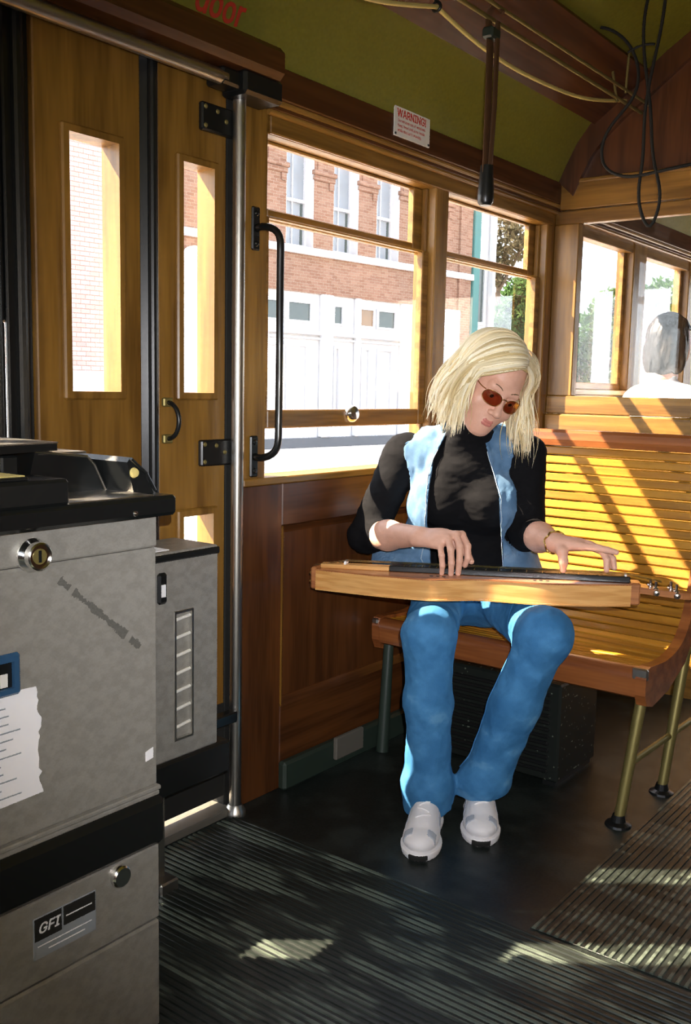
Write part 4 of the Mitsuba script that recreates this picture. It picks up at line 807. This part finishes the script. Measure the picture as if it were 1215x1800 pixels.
# glasses with amber lenses
pm('frame_gold', (0.35, 0.17, 0.05), 0.25, 0.5, 0.8)
scene['amber_lens'] = {'type': 'thindielectric', 'int_ior': 1.5, 'specular_transmittance': {'type': 'rgb', 'value': [0.46, 0.20, 0.11]}}
def lens(s):
    a = np.linspace(0, 2 * math.pi, 40, endpoint=False); ca, sa = np.cos(a), np.sin(a)
    x = 0.0255 * np.sign(ca) * np.abs(ca) ** 0.85; z = 0.0185 * np.sign(sa) * np.abs(sa) ** 0.85 - 0.002
    X = s * 0.0325 + x; return np.stack([X, 0.1035 - 4.6 * X ** 2 * (1 + 0.3 * np.abs(X) / 0.06), z - 0.006], 1)
ey = WO + '__glasses'
add(ey, tw(cat(tube(curve([(-0.008, 0.104, 0.002), (0, 0.1055, 0.004), (0.008, 0.104, 0.002)], 8), 0.0014, 8), *[tube(np.vstack([lens(s), lens(s)[:2]]), 0.0011, 6, False) for s in (-1, 1)],
    *[tube(curve([(s * 0.0575, 0.084, 0.004), (s * 0.069, 0.060, 0.004), (s * 0.078, 0.0, 0.003), (s * 0.078, -0.012, -0.012)], 14), 0.0012, 6) for s in (-1, 1)])), 'frame_gold', True, label='thin framed glasses with amber tinted lenses')
for s in (-1, 1):
    r_ = lens(s); c_ = r_.mean(0) + V(0, 0.001, 0); k_ = len(r_); j = np.arange(k_)
    add(ey + '__lens', tw(trimesh.Trimesh(np.vstack([r_, c_]), np.stack([np.full(k_, k_), j, (j + 1) % k_], 1), process=False)), 'amber_lens', True)
add(WO + '__earring', tw(trimesh.creation.torus(0.0095, 0.0014, 20, 8, transform=trimesh.transformations.rotation_matrix(math.pi / 2, (1, 0, 0))).apply_translation((-0.080, -0.004, -0.050))), 'brass', True)
ax = unit(wrL - elL); ring = []
for a in np.linspace(0, 2 * math.pi, 15)[:-1]:
    u = unit(np.cross(ax, UP)); w = np.cross(ax, u); ring.append(wrL - ax * 0.004 + 0.0305 * (math.cos(a) * u + math.sin(a) * w))
add(WO + '__bracelet', cat(*[tube(curve([ring[i], (ring[i] + ring[(i + 1) % 14]) / 2 + ax * 0.004 * (-1) ** i, ring[(i + 1) % 14]], 5), 0.0026, 6) for i in range(14)]), 'brass', True, label='gold link bracelet')

# turtleneck
tv = base.copy(base.f - 0.001)
tv.cap(shR, elR, 0.060, 0.051, 0.035).cap(shL, elL, 0.060, 0.050, 0.035)
tv.cap(elR, elR + 0.22 * (wrR - elR), 0.050, 0.046, 0.02).cap(elL, elL + 0.34 * (wrL - elL), 0.048, 0.044, 0.02)
tv.cap(neckb - UP * 0.03, neckb + 0.80 * (hw((0, -0.03, -0.085)) - neckb), 0.066, 0.058, 0.02)
tv.noise((16, 16, 26), 0.012, 5)
G = tv.grid(); tv.f = np.maximum(tv.f, (0.515 - G[..., 2]))
for e_, w_, t_ in ((elR, wrR, 0.30), (elL, wrL, 0.42)):   # cut the sleeves off square
    c_ = e_ + t_ * (w_ - e_); d_ = (G - c_.astype(np.float32)) @ unit(w_ - e_).astype(np.float32); near = np.linalg.norm(G - c_.astype(np.float32), axis=-1) < 0.085
    tv.f = np.where(near, np.maximum(tv.f, d_), tv.f)
def knit(p, n, uv):
    g = noise(p.x * 900, p.y * 900, p.z * 900); return mix((0.004, 0.004, 0.005), (0.009, 0.009, 0.010), g)
pm('black_knit', mikit.proc(knit), 0.9, 0.1, sheen=0.1)
add(WO + '__turtleneck', tv.mesh(2), 'black_knit', True, label='black turtleneck with pushed up sleeves')
# denim vest: an open shell over the torso
G = base.grid(); rel = G - chest.astype(np.float32); U = rel @ L_.astype(np.float32); FW = rel @ F_.astype(np.float32); Z = G[..., 2]
flare = 0.028 * np.clip((0.86 - Z) / 0.24, 0, 1) + 0.016 * np.clip((0.84 - Z) / 0.22, 0, 1) * np.clip((-0.07 - U) / 0.05, 0, 1)
ob = base.copy(base.f - 0.004)
ob.cap(shR + V(0.035, 0.014, 0.005), shL - V(0.035, 0.014, -0.005), 0.063, None, 0.04)
ob.cap(waist - L_ * 0.06, HIP - L_ * 0.085 + UP * 0.08, 0.105, 0.135, 0.05); ob.noise((26, 26, 8), 0.018, 8)
sh = np.maximum(ob.f - 0.0105 - flare, -(ob.f - 0.0015 - flare))
lft = np.interp(Z, [0.60, 0.70, 0.86, 0.95, 1.03], [0.115, 0.112, 0.100, 0.068, 0.045]); rgt = np.interp(Z, [0.60, 0.75, 0.86, 0.95, 1.03], [-0.085, -0.100, -0.098, -0.095, -0.060])
gap = np.minimum(np.minimum(lft - U, U - rgt), FW + 0.01)
sh = np.maximum(sh, gap); sh = np.maximum(sh, 0.575 - Z); sh = np.where(ob.f > 0.045, 0.05, sh); sh = np.maximum(sh, Z - 1.06)
hole = Vol(base.lo, base.lo + base.h * (base.n - 1), base.h); hole.f = hole.f[:base.n[0], :base.n[1], :base.n[2]]; hole.n = np.array(hole.f.shape)
hole.cap(shR + V(0.0, 0, 0.03), elR, 0.080, 0.064, 0.03).cap(shL + V(0, 0, 0.03), elL, 0.080, 0.064, 0.03)
hole.cap(neckb - UP * 0.02, neckb + UP * 0.08, 0.070, 0.085, 0.02)
sh = np.maximum(sh, -hole.f)
vv = base.copy(sh.astype(np.float32)); vestm = vv.mesh(3)
def denim_fn(a, b, c, seed):
    def fn(p, n, uv):
        g = fbm(p.x * 22 + seed, p.y * 22, p.z * 22, octaves=4); w = noise(p.x * 1400, p.y * 1400, p.z * 500); big = noise(p.x * 7, p.y * 7 + seed, p.z * 7)
        k = dr.clip(0.55 * smoothstep(0.3, 0.7, g) + 0.25 * w + 0.3 * (big - 0.3), 0, 1)
        return mix(mix(a, b, k), c, 0.55 * smoothstep(0.62, 0.8, g))
    return fn
pm('vest_denim', mikit.proc(denim_fn((0.065, 0.145, 0.26), (0.16, 0.27, 0.41), (0.28, 0.38, 0.48), 3.0)), 0.8, 0.2, sheen=0.3)
pm('jean_denim', mikit.proc(denim_fn((0.026, 0.120, 0.270), (0.062, 0.215, 0.420), (0.13, 0.31, 0.50), 8.0)), 0.8, 0.2, sheen=0.3)
pm('stitch_and_lit_seam', (0.42, 0.50, 0.56), 0.8, 0.1)  # vest stitching, and the pale tone of the sunlit jeans seam
VE = add(WO + '__vest', vestm, 'vest_denim', True, label='open light blue denim vest')
from scipy.spatial import cKDTree
def seam(tree, m, pts, r, n=40, lift=0.0):
    c = curve(pts, n); d, i = tree.query(c, k=4); q = m.vertices[i].mean(1) + m.vertex_normals[i].mean(1) * lift
    q = np.vstack([q[:1], (q[:-2] + q[1:-1] * 2 + q[2:]) / 4, q[-1:]]); return tube(q, r, 6)
vt = cKDTree(vestm.vertices)
def vp(u, z, f): return V(*(chest + L_ * u + F_ * f)[:2], z)
for e_, o_ in ((lft, 0.012), (rgt, -0.012)):
    zz = np.linspace(0.63, 0.99, 12); uu = np.interp(zz, [0.60, 0.70, 0.86, 0.95, 1.03], [0.115, 0.112, 0.100, 0.068, 0.045]) + 0.01 if o_ > 0 else np.interp(zz, [0.60, 0.75, 0.86, 0.95, 1.03], [-0.085, -0.100, -0.098, -0.095, -0.060]) - 0.01
    add(VE + '__stitching', seam(vt, vestm, [vp(u, z, 0.16) for u, z in zip(uu, zz)], 0.0011, 50, 0.0004), 'stitch_and_lit_seam', True)
# jeans
jv = Vol((0.12, 1.90, 0.02), (0.92, 2.72, 0.72), 0.0058)
jv.ell(HIP + V(0, 0, 0.015), (0.172, 0.132, 0.115), 0.05, RT)
for h_, k_, a_ in ((hipR, kneeR, ankR), (hipL, kneeL, ankL)):
    jv.cap(h_, k_, 0.082, 0.066, 0.035); sh_ = k_ + (a_ - k_) * 0.42; jv.cap(k_ + V(0, 0, -0.005), sh_, 0.066, 0.060, 0.03); jv.cap(sh_, a_ + V(0, 0, -0.02), 0.060, 0.066, 0.03)
    jv.ell(k_ + (a_ - k_) * 0.93 + (F_ * 0.012), (0.068, 0.072, 0.05), 0.03, RT)
jv.noise((17, 17, 7), 0.016, 21); jv.noise((34, 34, 26), 0.006, 22)
G = jv.grid(); cut = np.where(np.linalg.norm(G[..., :2] - ankR[:2].astype(np.float32), axis=-1) < np.linalg.norm(G[..., :2] - ankL[:2].astype(np.float32), axis=-1), 0.058, 0.075)
jv.f = np.maximum(jv.f, cut - G[..., 2] + 0.25 * (G[..., 1] - 2.12))
jeansm = jv.mesh(2)
JE = add(WO + '__jeans', jeansm, 'jean_denim', True, label='worn blue jeans')
jt = cKDTree(jeansm.vertices)
for pts in ([V(0.375, 2.075, 0.50), V(0.37, 2.08, 0.40), V(0.375, 2.09, 0.28), V(0.37, 2.09, 0.14)], [V(0.56, 2.35, 0.56), V(0.635, 2.22, 0.53), V(0.625, 2.17, 0.43), V(0.56, 2.16, 0.28), V(0.50, 2.17, 0.15)]):
    add(JE + '__seam', seam(jt, jeansm, pts, 0.0022, 60, 0.001), 'stitch_and_lit_seam' if pts[0][0] < 0.4 else 'jean_denim', True)  # right leg seam coloured pale as if sunlit, the other stays denim

# sneakers
pm('shoe_white', (0.80, 0.78, 0.78), 0.5, 0.3); pm('shoe_grey', (0.42, 0.45, 0.50), 0.5, 0.3); pm('lace', (0.86, 0.85, 0.84), 0.7, 0.2)
def sneaker(toe, heel, tilt=0.0):
    d = unit(V(*(toe - heel)[:2], 0)); s_ = V(d[1], -d[0], 0); L = np.linalg.norm((toe - heel)[:2])
    def P(t, a, z): return heel * V(1, 1, 0) + d * (t * L) + s_ * a + UP * z
    R3 = np.stack([s_, d, UP])
    v = Vol(np.minimum(toe, heel) - V(.09, .09, .02), np.maximum(toe, heel) + V(.09, .09, .17), 0.0035)
    v.ell(P(0.78, 0.0, 0.038), (0.046, 0.066, 0.030), 0.02, R3); v.ell(P(0.50, 0, 0.050), (0.040, 0.075, 0.038), 0.025, R3)
    v.ell(P(0.17, 0, 0.048), (0.035, 0.045, 0.045), 0.025, R3); v.cap(P(0.22, 0, 0.06), P(0.30, 0, 0.105), 0.036, 0.034, 0.025); v.cap(P(0.36, 0, 0.085), P(0.70, 0, 0.052), 0.026, 0.022, 0.02)
    G = v.grid(); v.f = np.maximum(v.f, 0.016 - G[..., 2]); up_ = v.mesh(1)
    k = add(WO + '__shoe', up_, 'shoe_white', True, label='white sneaker with grey panels')
    sv = Vol(v.lo, v.lo + v.h * (v.n - 1), v.h); sv.f = sv.f[:v.n[0], :v.n[1], :v.n[2]]; sv.n = np.array(sv.f.shape)
    sv.ell(P(0.76, 0.0, 0.02), (0.051, 0.072, 0.05), 0.03, R3); sv.ell(P(0.2, 0, 0.02), (0.041, 0.058, 0.05), 0.05, R3); sv.cap(P(0.25, 0, 0.02), P(0.7, 0, 0.02), 0.034, 0.042, 0.02)
    G = sv.grid(); sv.f = np.maximum(np.maximum(sv.f, 0.0005 - G[..., 2]), G[..., 2] - 0.022)
    add(k + '__sole', sv.mesh(1), 'shoe_white', True)
    bp = sv.copy(np.maximum(sv.f - 0.002, np.maximum(np.abs(G[..., 2] - 0.010) - 0.008, -((G - P(0.97, 0, 0).astype(np.float32)) @ d.astype(np.float32)) - 0.012))); bp.f = np.maximum(bp.f, np.abs((G - toe.astype(np.float32)) @ s_.astype(np.float32)) - 0.024)
    add(k + '__toe_bumper', bp.mesh(0), 'black_matte', True)
    rel = G - heel.astype(np.float32); T_ = rel @ d.astype(np.float32) / L; A_ = np.abs(rel @ s_.astype(np.float32)); Zz = G[..., 2]
    for nm, reg in (('side_panel', np.maximum(np.abs(T_ - 0.55) - 0.10, np.maximum(0.024 - A_, np.abs(Zz - 0.052 + 0.1 * (T_ - .55)) - 0.014)) ), ('toe_panel', np.maximum(np.abs(T_ - 0.885) - 0.045, np.maximum(np.maximum(0.018 - A_, A_ - 0.04), np.abs(Zz - 0.05) - 0.016)))):
        pv = v.copy(np.maximum(np.maximum(v.f - 0.0018, -(v.f + 0.004)), reg).astype(np.float32)); pv.n = np.array(pv.f.shape); [add(k + '__' + nm, q, 'shoe_grey', True) for q in pv.mesh(0).split(only_watertight=False) if len(q.faces) > 60]
    tk = cKDTree(up_.vertices)
    for i in range(5):
        t = 0.40 + 0.075 * i; z = 0.12 - 0.055 * i / 4
        c = np.array([P(t + 0.03 * a * (-1) ** i, 0.022 * a, z + 0.02) for a in np.linspace(-1, 1, 9)]); _, j = tk.query(c, k=3); q = up_.vertices[j].mean(1) + up_.vertex_normals[j].mean(1) * 0.0015
        add(k + '__lace', tube(q, 0.0028, 8, flat=0.6), 'lace', True)
sneaker(V(0.548, 1.905, 0), V(0.435, 2.135, 0)); sneaker(V(0.628, 2.075, 0), V(0.500, 2.285, 0))
# hair: a close cap and many tapering locks
pm('hair', {'type': 'mesh_attribute', 'name': 'vertex_color'}, 0.42, 0.5, sheen=0.4)
cv = Vol((-0.115, -0.15, -0.14), (0.115, 0.13, 0.15), 0.004)
cv.ell((0, -0.018, 0.034), (0.083, 0.101, 0.098), 0.01)
cv.ell((0, -0.075, -0.045), (0.066, 0.045, 0.075), 0.05)
G = cv.grid(); cv.f = np.maximum(cv.f, np.minimum(G[..., 1] - 0.0, 0.070 + 0.25 * np.clip(G[..., 1], 0, 1) - G[..., 2]))
capm = tw(cv.mesh(2))
rg = np.random.default_rng(7); parts, cols = [capm], [np.tile((0.46, 0.34, 0.15), (len(capm.vertices), 1))]
GV = HR.T @ V(0, 0, -1); HC = V(0, -0.016, 0.032); HRAD = V(0.079, 0.098, 0.094)
def lock(side, s, length, rad, off, curl, n_over=9, n_hang=11, sub=8):
    jit = rg.normal(0, 0.05, 3)
    r0 = unit(V(0.34 - 0.05 * side, 0.80 * s, 0.95) + jit * 0.5)
    r1 = unit(V(side * 1.0, (0.66 if side < 0 else 0.55) * min(s, 1.15) - 0.02, -0.02 + (0.12 if s < 0.8 else 0.05) * max(s, 0)) + jit)
    om = math.acos(np.clip(r0 @ r1, -1, 1)); pts = []
    for t in np.linspace(0, 1, n_over):
        d = (math.sin((1 - t) * om) * r0 + math.sin(t * om) * r1) / math.sin(om)
        pts.append(HC + d * (HRAD + off * (0.25 + 0.75 * math.sin(min(t * 1.4, 1) * math.pi / 2))))
    p = pts[-1]; v = unit(pts[-1] - pts[-2]); out = unit(V(side, 0.25 * s, 0)); st_ = length / n_hang; ph = rg.uniform(0, 6.28)
    for i in range(n_hang):
        t = i / n_hang
        v = unit(v * 0.62 + GV * 0.42 + out * ((0.22 if side < 0 else 0.08) * (1 - t) + curl * (0.35 * math.sin(4.0 * t + ph))) + rg.normal(0, 0.02, 3)); p = p + v * st_
        q = (p - V(0, 0.0, -0.035)) / V(0.072, 0.088, 0.105); m_ = np.linalg.norm(q)      # stay outside the head
        if m_ < 1.04: p = V(0, 0.0, -0.035) + q / m_ * 1.04 * V(0.072, 0.088, 0.105)
        pts.append(p)
    k = len(pts); x = np.linspace(0, 1, k); r = rad * (0.45 + 0.55 * np.sin(np.clip(x * 2.2, 0, 1) * math.pi / 2)) * np.clip((1.02 - x) / 0.35, 0.06, 1)
    P = curve([np.asarray(q) for q in pts], 26); R = np.interp(np.linspace(0, 1, 26), x, r)
    m = tube(P, R, sub, flat=0.5); tone = rg.choice(3, p=[0.2, 0.5, 0.3]); c = np.array(((0.60, 0.47, 0.24), (0.78, 0.67, 0.42), (0.88, 0.80, 0.58))[tone]) * rg.uniform(0.9, 1.08)
    root = np.repeat(np.clip(1 - np.linspace(0, 1, 26) / 0.22, 0, 1), sub)[:, None] * rg.uniform(0.1, 0.75)
    cc = np.vstack([c * (1 - root) + np.array((0.20, 0.13, 0.06)) * root, np.tile(c, (2, 1))])
    parts.append(m); cols.append(cc)
for i in range(150): lock(-1, rg.uniform(-1, 1), rg.uniform(0.14, 0.215), rg.uniform(0.006, 0.010), rg.uniform(0.010, 0.034), rg.uniform(0.1, 0.6))
for i in range(70): lock(-1, rg.uniform(0.75, 1.35), rg.uniform(0.12, 0.19), rg.uniform(0.006, 0.010), rg.uniform(0.012, 0.030), rg.uniform(0, 0.4))
for i in range(90): lock(1, rg.uniform(-1, 0.95), rg.uniform(0.12, 0.20), rg.uniform(0.0055, 0.0085), rg.uniform(0.006, 0.018), rg.uniform(0, 0.5))
for i in range(30): lock(1, rg.uniform(0.6, 1.1), rg.uniform(0.10, 0.19), rg.uniform(0.005, 0.0075), rg.uniform(0.008, 0.018), rg.uniform(0, 0.6))
for i in range(170): lock(-1 if i % 3 else 1, rg.uniform(-1, 1.2), rg.uniform(0.12, 0.22), rg.uniform(0.0016, 0.0026), rg.uniform(0.014, 0.036), rg.uniform(0.1, 0.8), sub=5)
hm = cat(*[capm] + [tw(m) for m in parts[1:]])
add(WO + '__hair', hm, 'hair', True, label='shoulder length blonde hair with darker roots', color=np.vstack(cols))

# ---- the driver beyond the bulkhead glass, seen from behind
DR = thing('person', 'dark haired driver in a white shirt seen from behind through the bulkhead glass', 'person')
dc = V(0.218, 4.32, 0); du, df = unit(V(0.90, -0.43, 0)), unit(V(0.43, 0.90, 0)); RD = np.stack([du, df, UP])
def D(a, b, z): return dc + du * a + df * b + UP * z
hd_, nb = D(0.0, 0.04, 1.385), D(-0.01, 0.0, 1.215)
b = Vol((-0.20, 4.0, 0.72), (0.75, 4.85, 1.62), 0.006)
b.ell(hd_, (0.074, 0.094, 0.108), 0.02, RD); b.ell(hd_ + df * 0.03 - UP * 0.05, (0.056, 0.06, 0.07), 0.03, RD); b.cap(hd_ - UP * 0.05, nb, 0.052, 0.056, 0.02)
b.ell(hd_ + df * 0.10 - UP * 0.025, (0.012, 0.016, 0.02), 0.01, RD)
for s in (-1, 1): b.ell(hd_ + du * s * 0.077 - UP * 0.015, (0.01, 0.018, 0.03), 0.006, RD)
b.cap(D(-0.13, 0, 1.10), D(0.13, 0, 1.10), 0.05, None, 0.03); b.cap(nb, D(0, 0, 0.85), 0.07, 0.09, 0.04)
for s in (-1, 1): b.cap(D(s * 0.150, 0.0, 1.10), D(s * 0.168, 0.05, 0.86), 0.04, 0.033, 0.02).cap(D(s * 0.168, 0.05, 0.86), D(s * 0.17, 0.30, 0.88), 0.033, 0.026, 0.02).cap(D(s * 0.17, 0.30, 0.88), D(s * 0.16, 0.37, 0.90), 0.03, 0.02, 0.01)
add(DR + '__body', b.mesh(1), 'skin', True)
t = Vol((-0.20, 4.0, 0.40), (0.75, 4.85, 1.36), 0.0075)
t.cap(D(-0.115, 0, 1.115), D(0.135, 0, 1.115), 0.078, None, 0.05); t.ell(D(0.01, 0, 0.98), (0.170, 0.125, 0.22), 0.06, RD); t.ell(D(0, 0.02, 0.74), (0.165, 0.13, 0.20), 0.06, RD)
t.cap(D(0, -0.01, 1.16), D(0, 0.005, 1.215), 0.074, 0.062, 0.03)
for s in (-1, 1): t.cap(D(s * 0.150, 0, 1.105), D(s * 0.168, 0.05, 0.87), 0.064, 0.058, 0.03).cap(D(s * 0.168, 0.05, 0.87), D(s * 0.19, 0.22, 0.875), 0.055, 0.048, 0.03)
t.noise((16, 16, 10), 0.016, 31); G = t.grid(); t.f = np.maximum(t.f, 0.60 - G[..., 2])
pm('white_shirt', (0.80, 0.80, 0.82), 0.8, 0.1)
add(DR + '__shirt', t.mesh(2), 'white_shirt', True, label='white shirt')
h = Vol((0.0, 4.05, 1.15), (0.6, 4.65, 1.62), 0.0055)
h.ell(hd_ - df * 0.012 + UP * 0.012, (0.090, 0.108, 0.118), 0.02, RD); h.ell(hd_ - df * 0.07 - UP * 0.085, (0.075, 0.05, 0.085), 0.04, RD)
for s in (-1, 1): h.ell(hd_ + du * s * 0.074 - UP * 0.06 - df * 0.03, (0.026, 0.05, 0.085), 0.03, RD)
h.noise((60, 60, 14), 0.012, 33); rel = h.grid() - hd_.astype(np.float32); fr = rel @ df.astype(np.float32)
h.f = np.maximum(h.f, np.minimum(fr - 0.02, 0.05 - rel[..., 2]))
pm('dark_hair', (0.020, 0.016, 0.014), 0.45, 0.5)
add(DR + '__hair', h.mesh(1), 'dark_hair', True, label='dark collar length hair')
l = Vol((-0.20, 4.0, 0.0), (0.85, 5.0, 0.80), 0.010)
l.ell(D(0, 0.03, 0.60), (0.18, 0.15, 0.11), 0.04, RD)
for s in (-1, 1): l.cap(D(s * 0.09, 0.05, 0.59), D(s * 0.12, 0.45, 0.56), 0.082, 0.062, 0.03).cap(D(s * 0.12, 0.45, 0.56), D(s * 0.12, 0.40, 0.09), 0.062, 0.055, 0.03).cap(D(s * 0.12, 0.36, 0.045), D(s * 0.13, 0.55, 0.035), 0.04, 0.034, 0.02)
pm('dark_cloth', (0.02, 0.022, 0.03), 0.85, 0.1)
add(DR + '__trousers', l.mesh(1), 'dark_cloth', True)
sl = thing('driver_stool', 'round stool under the driver beyond the bulkhead', 'stool')
add(sl + '__seat', lathe([(0, 0.0), (0.16, 0.0), (0.17, 0.012), (0.17, 0.035), (0.16, 0.05), (0, 0.05)], D(0, 0.0, 0.455), (0, 0, 1), 32), 'black', 40)
add(sl + '__post', lathe([(0.12, 0.0), (0.12, 0.015), (0.03, 0.03), (0.025, 0.455), (0, 0.455)], D(0, 0, 0), (0, 0, 1), 24), 'dark_green', 40)
